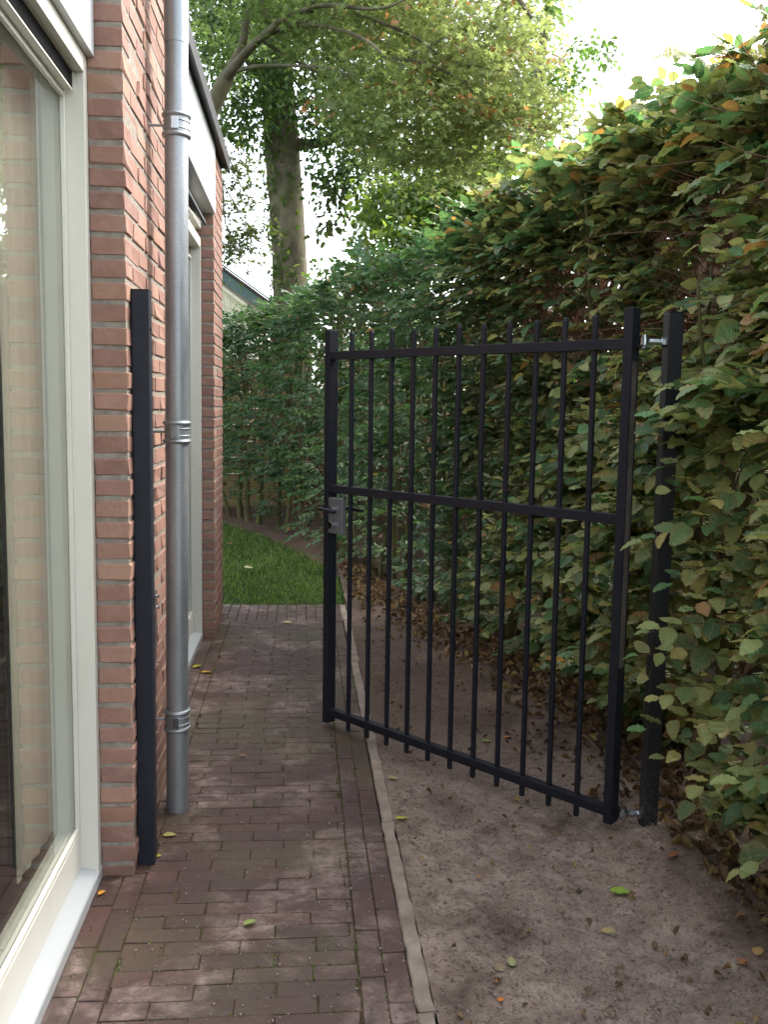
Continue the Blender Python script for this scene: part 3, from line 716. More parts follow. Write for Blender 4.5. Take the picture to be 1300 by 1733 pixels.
for it in range(NS):
    s = random.uniform(0, SL) if random.random() < .62 else random.uniform(0.6, 5.0); p, nn, tt = along(s)
    z = random.uniform(.08, HT) if random.random() > .2 else random.uniform(HT-.3, HT+.06)
    y = p[1]; z *= (1-.065*np.clip((y-9.6)/1.6, 0, 1))*(1+.015*np.clip((5.2-y)/2, 0, 1))
    gap = nz(p[1]*1.0+p[0], z*1.25, 1.5, 11)
    thr = -.30
    if y < 4.6: thr = -.02 if z < 1.75 else .06           # near part is open, trunks show between the sprays
    if z > HT-.34: thr = -.6
    if y > 5.6: thr = -.28 if z < 1.7 else -.6
    if y < 4.8 and 1.78 < z < 2.26: thr = .11
    if y > 4.6 and z < .55 and random.random() < .6: continue
    if gap < thr and random.random() < .88: continue
    o = random.uniform(-.02, .16) if z < HT-.2 else random.uniform(-.3, .16)
    inset = .10*math.sin(z*3.1+s*1.7)+.06*nz(s, z, 2.4, 21)
    if y < 4.6 and 1.75 < z < 2.3: inset -= .10
    lowcut = .16*max(0, .35-z)/.35
    if 1.9 < y < 3.1 and .15 < z < 1.5: inset += .10
    P0 = np.array([p[0]+nn[0]*(o+inset*.6-lowcut), p[1]+nn[1]*(o+inset*.6-lowcut), z])
    upw = random.gauss(.14, .26)+(.5 if z > HT-.25 else 0)
    d = np.array([nn[0]+tt[0]*random.gauss(0, .6), nn[1]+tt[1]*random.gauss(0, .6), upw])
    if z > HT-.25 and random.random() < .45: d = np.array([random.gauss(0, .7), random.gauss(0, .7), random.uniform(.25, .8)])
    L = random.uniform(.14, .30); nl = random.choice((7, 8, 9, 10)); sz = random.uniform(.072, .100) if y < 4.8 else random.uniform(.060, .080)
    if z < .3 and random.random() < .4: continue
    o_, tw = spray(P0, d, L, nl, sz, np.array([nn[0]*.38, nn[1]*.38, 1.0]))
    twl.append(tw); base = random.random()
    for (q, ax, nm, sc) in o_:
        c, e = leafcol(y, z, base); rec.append((q, ax, nm, sc, c, e))
for (x, y, z, dx, dy, dz, L, nl) in ((1.42, 2.72, 1.55, -1, -.15, .10, .30, 8), (1.40, 2.70, 1.50, -1, -.1, -.05, .24, 7), (1.44, 2.74, 1.42, -1, .05, .12, .33, 9), (1.40, 2.74, 1.33, -1, 0, .0, .26, 7), (1.36, 2.72, 1.24, -1, -.2, .1, .24, 7), (1.40, 2.70, 1.10, -1, .1, .05, .33, 9),
      (1.42, 2.70, .98, -1, -.1, .0, .27, 7), (1.38, 2.66, .80, -1, -.1, .1, .30, 9), (1.40, 2.70, .70, -1, .1, .1, .32, 9), (1.36, 2.68, .62, -1, -.2, .0, .25, 8), (1.42, 2.70, .50, -1, .0, .05, .32, 7), (1.42, 2.66, .38, -1, .1, .15, .26, 6), (1.50, 2.62, .27, -1, .0, .0, .30, 8), (1.34, 2.72, 1.80, -1, -.1, .0, .30, 8),
      (1.38, 2.55, .55, -.8, -.3, .1, .26, 8), (1.36, 2.50, .40, -.8, -.3, .1, .22, 7), (1.4, 2.6, .9, -.9, -.3, .1, .25, 8), (1.38, 2.58, 1.2, -.9, -.3, .2, .25, 8)):
    o_, tw = spray(np.array([x, y, z]), np.array([dx, dy, dz], float), L, nl, .082, np.array([-.30, -.25, 1.0])); twl.append(tw)
    for (q, ax, nm, sc) in o_:
        c, e = leafcol(y, z, random.random()); rec.append((q, ax, nm, sc, c, e))
P = np.array([r[0] for r in rec]); A = np.array([r[1] for r in rec]); Nn = np.array([r[2] for r in rec]); Z = np.array([r[3] for r in rec]); Cc = np.array([r[4] for r in rec]); Ec = np.array([r[5] for r in rec])
px, py = pix(P)[0], pix(P)[1]; dist = (P-C0)@fwd
ok = (P[:, 2] > .02) & ~((P[:, 0] < 1.34) & (P[:, 1] > 2.4) & (P[:, 1] < 2.95) & (((P[:, 2] > 1.57) & (P[:, 2] < 1.80)) | (P[:, 2] < .22)))
front_ = np.array([CX(y) for y in P[:, 1]])-P[:, 0]                      # how far a leaf stands in front of the middle line
score = Z/dist*(1+.9*np.clip(front_, -.3, .45))*((px > 0) & (px < 1290) & (py > 20) & (py < 1700))*ok
order = np.argsort(-score); big = order[:300]; isbig = np.zeros(len(P), bool); isbig[big] = True
near = (dist < 5.2) & ~isbig & ok; farm = (dist >= 5.2) & ok
leaves('foliage', P[near], A[near], Nn[near], Z[near], Cc[near], Ec[near], T_NEAR, M['leaf'], hedge, WL[hedge.name])
leaves('far_foliage', P[farm], A[farm], Nn[farm], Z[farm]*1.0, Cc[farm], Ec[farm], T_MID, M['leaf'], hedge, WL[hedge.name])
# the 300 leaves that show largest, each an object; they share 30 leaf meshes
pool = []
for k in range(36):
    tv, tq, te, tu = T_NEAR[k % 10]; i = big[k*8]
    c = Cc[i][None]*(1-te[:, None])+Ec[i][None]*te[:, None]
    pool.append(raw_mesh('leaf', tv*1.0, tq, 4, M['leaf'], np.clip(c, 0, 1), tu))
for k, i in enumerate(big):
    a = norm(A[i]); b_ = norm(np.cross(Nn[i], a)); c = np.cross(a, b_)
    mt = Matrix(((a[0], b_[0], c[0]), (a[1], b_[1], c[1]), (a[2], b_[2], c[2])))
    o = link('leaf', pool[k % 36], P[i], hedge, mt.to_euler()); o.scale = (Z[i],)*3
# twigs of the sprays: three-sided tapering stems in one mesh
V = []; Fq = []
for tw in twl:
    if tw[0][1] > 9: continue
    pts = [tw[0], tw[len(tw)//2], tw[-1]]; n0 = len(V)
    for j, q in enumerate(pts):
        r = (.0030, .0020, .0009)[j]
        for a in (0, 2.1, 4.2): V.append(q+np.array([r*math.cos(a), 0, r*math.sin(a)]))
    Fq += [(n0+3*j+a, n0+3*j+(a+1) % 3, n0+3*j+3+(a+1) % 3, n0+3*j+3+a) for j in range(2) for a in range(3)]
# inner tangle of bare twigs
for it in range(4200):
    s = random.uniform(0, SL) if random.random() < .5 else random.uniform(.8, 5); p, nn, tt = along(s); z = random.uniform(.3, HT-.05) if random.random() < .6 else random.uniform(1.6, HT-.05); o = random.uniform(-.3, .12)
    q = np.array([p[0]+nn[0]*o, p[1]+nn[1]*o, z]); d = norm(np.array([nn[0]*random.uniform(-.3, 1)+tt[0]*random.gauss(0, .9), nn[1]*random.uniform(-.3, 1)+tt[1]*random.gauss(0, .9), random.uniform(-.2, 1.2)]))
    L = random.uniform(.15, .5); n0 = len(V); r0_ = random.uniform(.0015, .005)
    for j in range(4):
        qq = q+d*L*j/3+rng.normal(0, .012, 3); r = r0_*(1-.25*j)
        for a in (0, 2.1, 4.2): V.append(qq+np.array([r*math.cos(a), r*.3*math.sin(a), r*math.sin(a)]))
    Fq += [(n0+3*j+a, n0+3*j+(a+1) % 3, n0+3*j+3+(a+1) % 3, n0+3*j+3+a) for j in range(3) for a in range(3)]
me = raw_mesh('twigs', np.array(V)-WL[hedge.name], np.array(Fq), 4, M['twig']); tag(link('twigs', me, WL[hedge.name], hedge), kind='stuff')
# leaves in the depth of the hedge: dull green, and dead brown ones caught near the top
n = 31000; sI = rng.uniform(0, SL, n); sI[:14000] = rng.uniform(.5, 5.2, 14000)
Pi = []; Ci = []; Si = []
for s in sI:
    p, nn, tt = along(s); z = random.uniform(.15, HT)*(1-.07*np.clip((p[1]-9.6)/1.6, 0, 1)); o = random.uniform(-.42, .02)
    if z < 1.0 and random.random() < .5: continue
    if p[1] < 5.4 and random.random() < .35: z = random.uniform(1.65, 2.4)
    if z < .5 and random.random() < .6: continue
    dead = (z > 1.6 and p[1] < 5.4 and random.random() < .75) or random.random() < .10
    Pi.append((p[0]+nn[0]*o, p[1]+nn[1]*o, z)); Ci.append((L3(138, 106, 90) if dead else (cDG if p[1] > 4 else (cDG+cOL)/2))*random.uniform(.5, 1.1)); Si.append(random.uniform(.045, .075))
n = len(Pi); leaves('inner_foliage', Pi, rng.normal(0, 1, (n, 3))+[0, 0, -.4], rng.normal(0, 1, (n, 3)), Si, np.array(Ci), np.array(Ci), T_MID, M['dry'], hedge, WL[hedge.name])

# ------------------------------------------------------------------ gravel board and fences behind the hedge
def plank_fence(name, pts, z0, hb, nb, off, mat, label, cat, maxlen=1.8, th=.03):
    f = empty(name, (pts[0][0], pts[0][1], 0), label, cat)
    for (a, b_) in zip(pts[:-1], pts[1:]):
        a, b_ = np.array(a, float), np.array(b_, float); L = np.linalg.norm(b_-a); d = (b_-a)/L; nrm = np.array([-d[1], d[0]])
        for r in range(nb):
            s = 0.0; first = True
            while s < L-.01:
                l = min(maxlen*(.5 if first and r % 2 else 1), L-s); first = False
                fn = lambda x, y, z: tuple(a+d*x+nrm*y)+(z,)
                MB().box(s+.003, s+l-.003, -th/2+random.gauss(0, .003), th/2, z0+r*hb+.004, z0+(r+1)*hb-.004, fn).build('plank', mat, f, bevel=.003, seg=1); s += l
    return f
gb = [(1.64, 1.0), (1.62, 4.2), (1.26, 5.67), (.86, 6.9), (.5, 8.6)]
plank_fence('gravel_board', gb, -.03, .14, 1, 0, M['dark_fence'], 'low weathered board along the ground behind the hedge trunks', 'board', 2.2)
plank_fence('back_fence', [(-3.2, 12.75), (-.1, 12.55)], .02, .225, 9, 0, M['fence'], 'pale yellowish plank fence behind the far end of the hedge', 'fence', 1.3, .04)
plank_fence('side_fence', [(-.09, 12.55), (1.3, 9.4), (2.4, 5.6), (2.5, 0.5)], .0, .2, 8, 0, M['dark_fence'], 'dark weathered plank fence hidden behind the long side of the hedge', 'fence', 1.9)
c = at(462, 640, 13.0)
t = empty('garden_wall', (c[0], 13.0, 0), 'orange brick garden wall with pale coping seen through the far hedge', 'wall')
g = MB()
zt = at(462, 596, 13.0)[2]; rows = int(zt/.0625)
g.box(c[0]-.20, c[0]+.22, 12.93, 13.08, -.1, zt-.005); core = g.build('masonry', M['mortar'], t)
for r in range(rows-16, rows):
    for q in range(2):
        x0 = c[0]-.2+q*.212+(.0 if r % 2 else .05)
        brick('brick', t, min(x0+.10, c[0]+.12), 12.925, r*.0625+.03, .2, .1, .05, M['terra'], 0, .004)
g = MB(); g.box(c[0]-.25, c[0]+.28, 12.8, 13.1, zt, zt+.05); g.build('coping', M['concrete'], t, bevel=.006)

# ------------------------------------------------------------------ neighbour's house
p1, p2 = at(376, 462, 17.0), at(458, 522, 17.0)
sl_ = (p2[2]-p1[2])/(p2[0]-p1[0])
t = empty('neighbour_house', (p1[0]-3, 17, 0), 'cream neighbouring house with blue-green verge board beyond the hedge', 'house')
ex = p2[0]+.15; ez = p2[2]+sl_*.15; rx = p1[0]-3.6; rz = p1[2]+sl_*(rx-p1[0])
g = MB()
V = [(ex-.25, 17.1, -.1), (rx, 17.1, -.1), (rx, 17.1, rz-.30), (ex-.25, 17.1, ez-.12+sl_*-.25)]
V += [(x, 22, z) for x, y, z in V]
g.add(V, [(0, 1, 2, 3), (7, 6, 5, 4), (0, 3, 7, 4), (1, 5, 6, 2), (0, 4, 5, 1), (3, 2, 6, 7)]); g.build('wall', M['cream'], t)
def slab(x0, z0, x1, z1, y0, y1, th, nm, mat):
    g = MB(); V = [(x0, y0, z0), (x1, y0, z1), (x1, y0, z1+th), (x0, y0, z0+th)]; V += [(x, y1, z) for x, y, z in V]
    g.add(V, [(0, 1, 2, 3), (7, 6, 5, 4), (0, 3, 7, 4), (1, 5, 6, 2), (0, 4, 5, 1), (3, 2, 6, 7)]); return g.build(nm, mat, t)
slab(ex, ez-.16, rx, rz-.16, 16.9, 16.94, .20, 'verge_board', M['teal'])
slab(ex+.02, ez+.045, rx, rz+.045, 16.86, 22, .05, 'roof', M['tile'])
slab(ex+.03, ez+.10, rx, rz+.10, 16.84, 16.90, .03, 'verge_trim', M['teal'])
slab(ex-.1, ez-.24, rx, rz-.24, 16.95, 17.08, .07, 'soffit_board', M['cream'])
g = MB(); g.box(rx-4, rx, 17.1, 22, -.1, rz-.3); g.build('side_wall', M['cream'], t)

# ------------------------------------------------------------------ trees
def limb(g, pts, Y, r_, n=10, wob=0.0):
    Q = []
    for i, q in enumerate(pts):
        yy = Y[i] if isinstance(Y, (list, tuple)) else Y
        Q.append(at(q[0], q[1], yy))
    Q = np.array(Q); m = len(Q)*3; tq = np.linspace(0, len(Q)-1, m); R = np.interp(tq, np.linspace(0, len(Q)-1, len(r_)), r_)
    Q = np.c_[[np.interp(tq, range(len(Q)), Q[:, a]) for a in range(3)]].T
    Qs = Q.copy(); Qs[1:-1] = (Q[:-2]+2*Q[1:-1]+Q[2:])/4
    g.tube(list(Qs), list(R), n, jit=.10); return Qs
maple = empty('maple_tree', (-2.2, 9.2, 0), 'spreading maple with yellow-green foliage tinged orange leaning over the hedge', 'tree')
b0 = at(352, 195, 9.0); g = MB()
g.tube([(-2.2, 9.2, -.1), (-2.15, 9.2, .8), (-1.95, 9.1, 2.0), (-1.6, 9.05, 3.1), tuple(at(335, 235, 9.0)), tuple(b0), tuple(at(385, 127, 9))], [.2, .16, .13, .11, .092, .082, .07], 14, jit=.06)
g.build('trunk', M['bark'], maple, smooth=True)
limbs = [([(380, 135), (404, 104), (427, 77), (454, 54), (469, 38), (500, 23), (531, 10), (569, 8), (627, 17), (665, 10), (700, -10)], [9, 8.8, 8.6, 8.3, 8.1, 7.9, 7.7, 7.5, 7.3, 7.2, 7.2], [.052, .042, .030, .021, .016, .012, .008]),
         ([(383, 132), (392, 115), (411, 77), (415, 38), (427, 0), (440, -60), (470, -160)], 9.0, [.058, .046, .034, .024, .018]),
         ([(440, 66), (473, 48), (500, 42), (538, 42), (585, 52), (627, 71), (654, 98)], [8.5, 8.3, 8.1, 7.8, 7.6, 7.4, 7.3], [.026, .020, .015, .009]),
         ([(394, 122), (427, 112), (473, 110), (515, 112), (554, 113), (600, 130)], [8.9, 8.7, 8.4, 8.1, 7.9, 7.8], [.018, .015, .011, .006]),
         ([(446, 70), (484, 96), (515, 110), (545, 128)], 8.6, [.018, .010]), ([(456, 52), (446, 8), (436, -40)], 8.6, [.03, .02]),
         ([(520, 16), (600, -40), (720, -90), (840, -60), (900, 30)], [8.4, 8.2, 8, 7.8, 7.6], [.05, .04, .03, .015]),
         ([(654, 98), (720, 105), (775, 130), (830, 180)], [7.9, 7.8, 7.7, 7.7], [.014, .008]), ([(700, 90), (745, 70), (760, 40)], 7.8, [.012, .006]), ([(600, 20), (700, 60), (760, 105), (850, 120)], 7.8, [.016, .007]),
         ([(640, 60), (650, 130), (640, 190)], 8.3, [.012, .005])]
for pts, Y, r_ in limbs: g = MB(); limb(g, pts, Y, r_); g.build('limb', M['bark'], maple, smooth=True)
def crown(parent, blobs, nspray, per, size, cols, T, mat, flat=.35, rad=(.22, .45), drop=.0, lname='foliage'):
    """blobs: (px, py, Y, half width px, half height px, half depth m); sprays are flattened leaf clusters within them"""
    wts = np.array([b_[3]*b_[4] for b_ in blobs], float); wts /= wts.sum(); P, A, N_, Sz, Cl = [], [], [], [], []
    for it in range(nspray):
        b_ = blobs[rng.choice(len(blobs), p=wts)]
        v = rng.normal(0, 1, 3); v /= np.linalg.norm(v); v *= random.random()**.4
        c = at(b_[0]+v[0]*b_[3], b_[1]+v[1]*b_[4], b_[2]+v[2]*b_[5]); r = random.uniform(*rad)
        tilt = norm(np.array([random.gauss(0, .35), random.gauss(0, .35), 1.])); out = rng.uniform(0, 6.28)
        cc = cols(c, it); m = int(per*random.uniform(.6, 1.3))
        for k in range(m):
            a = rng.uniform(0, 6.28); q = r*math.sqrt(random.random())
            o = np.array([math.cos(a)*q, math.sin(a)*q, 0]); o[2] = -(tilt[0]*o[0]+tilt[1]*o[1])/tilt[2]+random.gauss(0, r*flat*.3)-drop*q
            P.append(c+o); A.append(norm(o+1e-6)+rng.normal(0, .5, 3)-[0, 0, .35]); N_.append(tilt+rng.normal(0, .4, 3)); Sz.append(size*random.uniform(.65, 1.25)); Cl.append(cc*random.uniform(.65, 1.25))
    Cl = np.array(Cl); return leaves(lname, P, A, N_, Sz, Cl, Cl*np.array([1.0, .96, .9]), T, mat, parent, WL[parent.name])
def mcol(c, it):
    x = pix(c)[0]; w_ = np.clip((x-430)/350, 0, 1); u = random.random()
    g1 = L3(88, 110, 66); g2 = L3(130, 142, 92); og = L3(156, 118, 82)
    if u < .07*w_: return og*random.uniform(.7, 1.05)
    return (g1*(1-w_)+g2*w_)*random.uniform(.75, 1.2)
mb = [(620, 60, 8.7, 190, 110, 1.0), (700, 180, 8.0, 150, 105, .8), (810, 110, 7.9, 115, 105, .7), (830, 220, 8.0, 90, 75, .6), (745, 275, 8.2, 80, 55, .5), (870, 70, 8.0, 55, 90, .5), (925, 200, 7.9, 45, 55, .4),
      (520, 40, 9.6, 110, 60, .6), (380, 50, 9.9, 70, 60, .5), (362, 120, 10.0, 30, 30, .3), (640, 230, 8.6, 70, 55, .5), (670, -60, 8.2, 260, 120, 1.3), (450, -80, 9.0, 150, 120, 1.3)]
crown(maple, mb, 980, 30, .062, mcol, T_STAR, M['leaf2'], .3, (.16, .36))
crown(maple, [(395, 280, 9.6, 28, 45, .3), (400, 335, 9.6, 36, 35, .3), (415, 400, 9.6, 40, 40, .3), (390, 430, 9.6, 24, 45, .3)], 90, 16, .055, lambda c, i: L3(70, 84, 44)*random.uniform(.7, 1.1), T_STAR, M['leaf2'], .5, (.1, .22), lname='low_foliage')
for pts in ([(352, 200), (380, 245), (400, 300), (425, 345)], [(352, 205), (376, 310), (400, 350), (435, 400)], [(376, 310), (380, 380), (410, 440)]): g = MB(); limb(g, pts, 9.4, [.012, .004], 6); g.build('twig', M['bark'], maple, smooth=True)

big_t = empty('old_tree', (-.2, 14.0, 0), 'large old tree with thick mottled trunk rising behind the hedge', 'tree')
g = MB(); pts = [(493, 900), (492, 700), (492, 560), (493, 500), (489, 430), (484, 340), (478, 260), (471, 180), (467, 90), (463, 0), (458, -150), (455, -350)]
limb(g, pts, 14.0, [.40, .34, .30, .268, .255, .25, .26, .24, .225, .21, .18, .12], 22); g.build('trunk', M['bark'], big_t, smooth=True)
for pts, Y, r_ in (([(500, 245), (530, 244), (556, 238), (580, 222), (620, 190)], [14, 13.8, 13.6, 13.4, 13], [.10, .07, .075, .06, .03]), ([(470, 150), (430, 120), (400, 60), (380, -30)], 14, [.09, .06, .03]), ([(472, 120), (520, 70), (560, 0)], 14, [.1, .06])):
    g = MB(); limb(g, pts, Y, r_, 12); g.build('limb', M['bark'], big_t, smooth=True)
dcol = lambda c, i: (L3(64, 92, 50) if random.random() < .6 else L3(92, 118, 62))*random.uniform(.6, 1.15)
crown(big_t, [(410, 190, 13.5, 45, 50, .6), (395, 230, 13.5, 25, 25, .5), (460, 120, 13.2, 60, 60, .3), (560, 150, 13.5, 70, 100, .8), (620, 230, 13, 70, 70, .8), (560, 285, 13, 40, 30, .4), (380, 60, 14, 70, 90, .8), (480, -20, 14, 200, 80, 1.2), (700, 60, 14, 150, 120, 1.2), (720, 300, 12.5, 90, 60, .6), (800, 180, 13, 90, 110, .8)],
      900, 30, .085, dcol, T_FAR, M['leaf2'], .6, (.25, .5), .2)
crown(big_t, [(585, 320, 12.6, 38, 20, .3), (600, 350, 12.6, 26, 20, .3), (555, 370, 12.6, 22, 26, .3), (560, 330, 12.6, 16, 24, .3)], 34, 9, .10, lambda c, i: L3(64, 78, 44)*random.uniform(.7, 1.2), T_FAR, M['leaf2'], .8, (.15, .3), .3, lname='hanging_foliage')
# ivy on the trunk
n = 800; zz = rng.uniform(2.6, 6.5, n); aa = rng.normal(-2.4, .6, n)
cpx = [at(489, 430, 14.0), at(471, 180, 14.0)]
Pv = np.c_[np.interp(zz, [cpx[0][2], cpx[1][2]], [cpx[0][0], cpx[1][0]])+.30*np.cos(aa)+.02*rng.normal(0, 1, n), 14.0+.30*np.sin(aa), zz]
kp = np.array([nz(a*2, z, 1.3, 30) > -.05 for a, z in zip(aa, zz)]); m = kp.sum()
ivc = np.array([(L3(70, 98, 36) if random.random() < .5 else L3(108, 124, 58))*random.uniform(.6, 1.1) for _ in range(m)])
leaves('ivy_foliage', Pv[kp], np.c_[rng.normal(0, .5, m), rng.normal(0, .3, m), np.full(m, -1.)], np.c_[np.cos(aa[kp]), np.sin(aa[kp]), np.full(m, .4)]+rng.normal(0, .3, (m, 3)), rng.uniform(.06, .1, m), ivc, ivc, T_STAR, M['leaf2'], big_t, WL[big_t.name])

def back_tree(name, base, pts, blobs, nspray, per, size, cf, label, lf=T_FAR, rad=(.2, .4), tr=.12):
    t = empty(name, base, label, 'tree'); g = MB(); q = np.array(pts, float); g.tube([tuple(p) for p in q], list(np.linspace(tr, tr*.3, len(q))), 10, jit=.1); g.build('trunk', M['bark'], t, smooth=True)
    crown(t, blobs, nspray, per, size, cf, lf, M['leaf2'], .6, rad, .15); return t
a = at(690, 420, 11.5)
back_tree('lime_tree', (a[0]+.5, 11.6, 0), [(a[0]+.5, 11.6, -.1), (a[0]+.45, 11.6, 1.5), (a[0]+.2, 11.5, 3.0), (a[0], 11.5, 4.2)],
          [(690, 400, 11.3, 80, 75, .6), (740, 350, 11.3, 80, 60, .6), (640, 455, 11.3, 50, 40, .5), (650, 340, 11.5, 50, 45, .4), (790, 310, 11.3, 75, 55, .6), (850, 280, 11.3, 60, 50, .5), (560, 475, 11.6, 35, 25, .4)], 300, 28, .085,
          lambda c, i: (L3(122, 142, 72) if random.random() < .55 else L3(84, 110, 58))*random.uniform(.75, 1.2), 'bright green broad-leaved tree glowing behind the far hedge top')
a = at(905, 150, 17)
back_tree('ash_tree', (a[0]+.3, 17, 0), [(a[0]+.3, 17, -.1), (a[0]+.2, 17, 3), (a[0], 17, 7), (a[0]+.3, 17, 9.5)],
          [(900, 160, 17, 60, 70, .7), (960, 130, 17, 28, 26, .4), (1005, 82, 17, 42, 20, .4), (905, 40, 17, 50, 50, .8)], 100, 18, .12,
          lambda c, i: L3(96, 124, 66)*random.uniform(.7, 1.2), 'distant green tree with thin twigs reaching right over the pale sky', rad=(.2, .5), tr=.2)
for i, (x, y, hh, ww, lab) in enumerate(((3.6, 7.5, 3.3, .9, 'dark bushy shrub behind the middle of the side fence'), (4.2, 4.5, 3.0, 1.1, 'dark bushy shrub behind the near part of the side fence'), (2.5, 10.6, 3.2, .9, 'dark bushy shrub behind the far part of the side fence'), (1.2, 13.6, 3.0, 1.0, 'dark bushy shrub behind the corner where both fences meet'))):
    t = empty('shrub', (x, y, 0), lab, 'shrub', 'shrubs behind the side fence'); g = MB(); g.tube([(x, y, -.1), (x+.05, y, .8), (x, y+.05, 1.8)], [.05, .04, .02], 8); g.build('trunk', M['hbark'], t, smooth=True)
    n = 4200; v = norm(rng.normal(0, 1, (n, 3)))*rng.random((n, 1))**.33; Pp = v*[ww, ww*1.3, hh/2]+[x, y, hh/2+.1]; cl = np.outer(rng.uniform(.5, 1.1, n), L3(70, 96, 44))
    leaves('foliage', Pp, rng.normal(0, 1, (n, 3)), v+[0, 0, .5]+rng.normal(0, .4, (n, 3)), rng.uniform(.08, .13, n), cl, cl, T_FAR, M['leaf2'], t, WL[t.name])

# ------------------------------------------------------------------ litter, pebbles and fallen leaves
Pl, Al, Nl, Sz, Cl = [], [], [], [], []
while len(Pl) < 3200:
    y = random.uniform(1.5, 11.0); x = front(y)+random.gauss(-.0, .17)+.05
    stray = random.random() < .10
    if stray: x = random.uniform(.38, 1.25)
    if x < .36: continue
    if not stray and y < 3.1 and x < 1.22+.06*random.random(): continue
    if not stray and x < front(y)-.28 and random.random() < .75: continue
    z = soil_z(x, y) if y < 6.5 else .0
    Pl.append((x, y, z+random.uniform(.004, .018))); a = random.uniform(0, 6.28); Al.append((math.cos(a), math.sin(a), random.gauss(0, .2))); Nl.append((random.gauss(0, .4), random.gauss(0, .4), 1))
    Sz.append(random.uniform(.024, .050)*(.55 if stray else 1)); Cl.append(random.choice((L3(128, 96, 72), L3(104, 74, 56), L3(150, 116, 80), L3(86, 62, 48), L3(160, 134, 84)))*random.uniform(.5, 1.1))
Cl = np.array(Cl); o = leaves('leaf_litter', Pl, Al, Nl, Sz, Cl, Cl*.8, T_DRY, M['dry'], label='brown curled dead leaves lying on the soil at the hedge foot'); o['category'] = 'leaf litter'
V0 = []; F0 = []
bmt = bmesh.new(); bmesh.ops.create_icosphere(bmt, subdivisions=1, radius=1); iv = np.array([v.co[:] for v in bmt.verts]); ifc = np.array([[v.index for v in f.verts] for f in bmt.faces]); bmt.free()
Vp, Fp = [], []
for i in range(7000):
    y = 1.55+abs(random.gauss(0, 1.6)); x = random.uniform(.35, 1.45)
    if y > 6: continue
    r = .0014+.0050*random.random()**3
    if random.random() < .03: r *= 2
    Vp.append(iv*r*rng.uniform(.6, 1.3, (1, 3))*(1+.15*rng.normal(0, 1, (12, 1)))+[x, y, soil_z(x, y)+r*.3]); Fp.append(ifc+12*(len(Vp)-1))
for (cx_, cy_, sg_, nn_) in ((.78, 2.0, .12, 260), (1.12, 2.8, .10, 200), (.5, 2.4, .12, 120), (1.15, 2.3, .2, 240)):
    for i in range(nn_):
        x, y = random.gauss(cx_, sg_), random.gauss(cy_, sg_); r = .002+.006*random.random()**3
        if x < .36: continue
        Vp.append(iv*r*rng.uniform(.6, 1.3, (1, 3))*(1+.2*rng.normal(0, 1, (12, 1)))+[x, y, soil_z(x, y)+r*.3]); Fp.append(ifc+12*(len(Vp)-1))
me = raw_mesh('soil_crumbs', np.vstack(Vp), np.vstack(Fp), 3, M['soil'], smooth=False); o = tag(link('soil_crumbs', me, (0, 0, 0)), 'small crumbs and pebbles of sandy soil scattered over the bed', 'soil crumbs', kind='stuff')
Vp, Fp = [], []
for i in range(1400):
    y = 1.6+abs(random.gauss(0, 1.3)); x = random.uniform(.36, 1.4); r = .0012+.0038*random.random()**4
    if y > 5.5: continue
    Vp.append(iv*r*rng.uniform(.6, 1.3, (1, 3))+[x, y, soil_z(x, y)+r*.4]); Fp.append(ifc+12*(len(Vp)-1))
me = raw_mesh('pebbles', np.vstack(Vp), np.vstack(Fp), 3, M['stone'], smooth=False); o = tag(link('pebbles', me, (0, 0, 0)), 'pale little pebbles lying on the bare soil', 'pebbles', kind='stuff')
Vp, Fp = [], []
for i in range(2600):
    y = 1.6+abs(random.gauss(0, 2.0)); x = random.uniform(-.5, .29)
    if y > 6.3: continue
    r = .0008+.0028*random.random()**4
    Vp.append(iv*r*rng.uniform(.6, 1.3, (1, 3))+[x, y, r*.6+.001]); Fp.append(ifc+12*(len(Vp)-1))
me = raw_mesh('path_grit', np.vstack(Vp), np.vstack(Fp), 3, M['stone'], smooth=False); o = tag(link('path_grit', me, (0, 0, 0)), 'tiny grains of grit scattered over the brick path', 'grit', kind='stuff')
def fallen(px_, py_, col, size, label, ang=None, z=.006, lift=.1, onz=None):
    p = gnd(px_, py_, 0.0 if onz is None else onz); zz = (soil_z(p[0], p[1]) if (p[0] > .34 and onz is None and p[1] < 6.4) else (onz or 0))
    p = gnd(px_, py_, zz); tv, tq, te, tu = T_NEAR[random.randrange(6)]; c = L3(*col); cc = c[None]*(1-te[:, None]*.25)
    v = tv*[size, size*1.05, size*.6]-[size/2, 0, 0]
    me = raw_mesh('fallen_leaf', v, tq, 4, M['dry'], np.clip(cc, 0, 1), tu)
    o = link('fallen_leaf', me, (p[0], p[1], zz+z+.12*size*.6), None, (random.gauss(0, lift), random.gauss(0, lift), ang if ang is not None else random.uniform(0, 6.28)))
    return tag(o, label, 'leaf', 'fallen leaves')
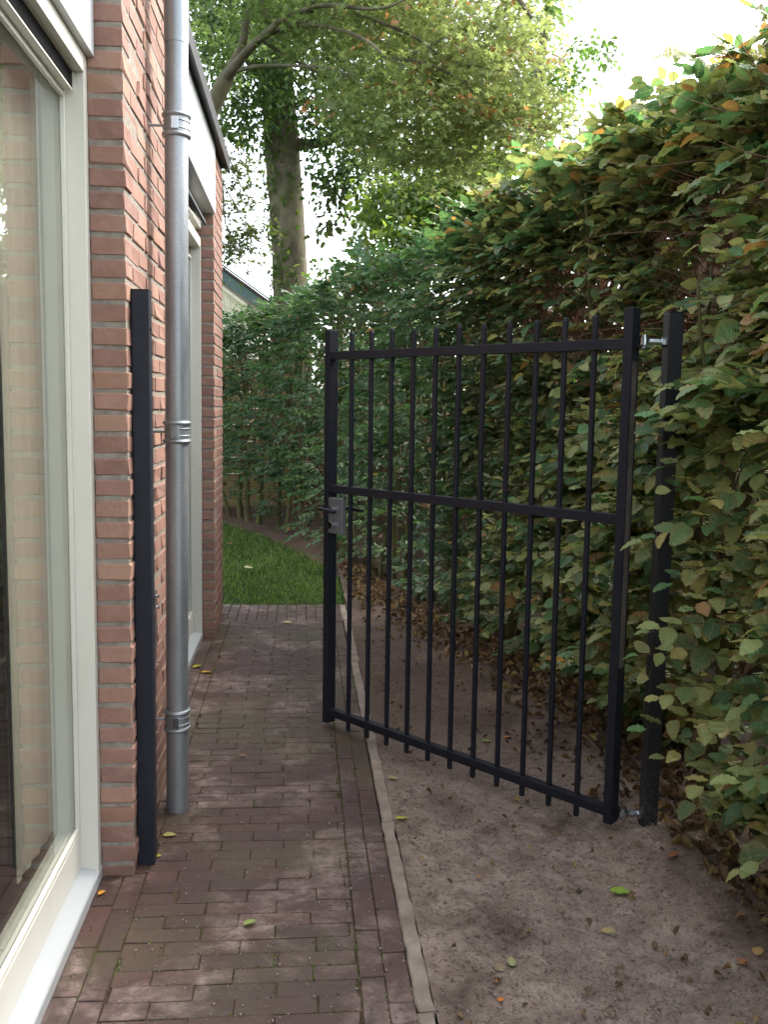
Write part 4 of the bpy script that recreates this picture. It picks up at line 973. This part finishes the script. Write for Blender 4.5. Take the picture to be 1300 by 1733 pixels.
for a in ((681, 1389, (190, 190, 76), .052, 'yellow-green leaf on the soil just right of the concrete edging', 0.), (1050, 1513, (140, 172, 58), .062, 'bright green leaf lying alone on the open sandy soil', -.3),
          (287, 1415, (176, 170, 96), .046, 'pale yellow leaf on the paving between black post and downpipe', .1), (266, 1452, (186, 178, 40), .026, 'small yellow leaf scrap at the foot of the black latch post', .2),
          (172, 1514, (224, 150, 40), .028, 'small orange leaf on the paving at the corner of the near sill', 1.), (423, 1565, (150, 170, 84), .040, 'light green leaf in the middle of the near brick path', .6),
          (350, 1139, (218, 160, 40), .062, 'orange-yellow leaf on the paving beyond the downpipe', .2), (333, 1130, (170, 168, 40), .05, 'yellow-green leaf beside the far window sill', .1),
          (412, 1281, (160, 104, 84), .035, 'brownish pink leaf on the path level with the downpipe foot', -.3), (487, 1055, (190, 176, 130), .06, 'pale leaf at the far end of the brick path', 0.),
          (420, 962, (200, 196, 150), .08, 'whitish leaf lying on the lawn', .0), (848, 1696, (214, 120, 40), .020, 'tiny orange leaf on dark soil near the bottom edge', .4),
          (843, 1663, (150, 96, 62), .022, 'small russet leaf on the dark soil patch', .9), (866, 1632, (160, 158, 110), .040, 'narrow grey-green leaf standing on the dark soil patch', 1.3),
          (844, 1640, (140, 122, 96), .045, 'dull tan leaf beside the dark soil patch', 2.), (1140, 1450, (150, 84, 54), .045, 'rust-brown leaf at the foot of the hinge post', .5),
          (1283, 1612, (190, 150, 96), .045, 'tan leaf at the right edge below the hedge', .8), (1258, 1632, (168, 110, 76), .035, 'reddish tan leaf near the right edge of the soil', .3),
          (950, 1545, (128, 108, 88), .040, 'grey-brown round leaf on the middle of the soil', 1.), (812, 1488, (200, 130, 60), .016, 'tiny orange leaf scrap on soil in front of the gate', .1),
          (1030, 1580, (176, 156, 104), .042, 'straw-coloured narrow leaf on the open soil', -.4), (860, 1250, (206, 130, 60), .04, 'orange leaf among brown litter behind the gate bars', .3),
          (824, 1257, (150, 164, 84), .05, 'green leaf on soil behind the gate bars', .1), (666, 1320, (158, 156, 110), .045, 'pale grey-green leaf on soil beside the edging under the gate', .1),
          (388, 921, (190, 130, 76), .07, 'orange-brown leaf at the far edge of the lawn', .1)):
    fallen(*a[:5], a[5])
o = fallen(75, 1538, (120, 60, 44), .022, 'tiny reddish brown leaf crumb on the white near sill', .4, .006, .3, .042)
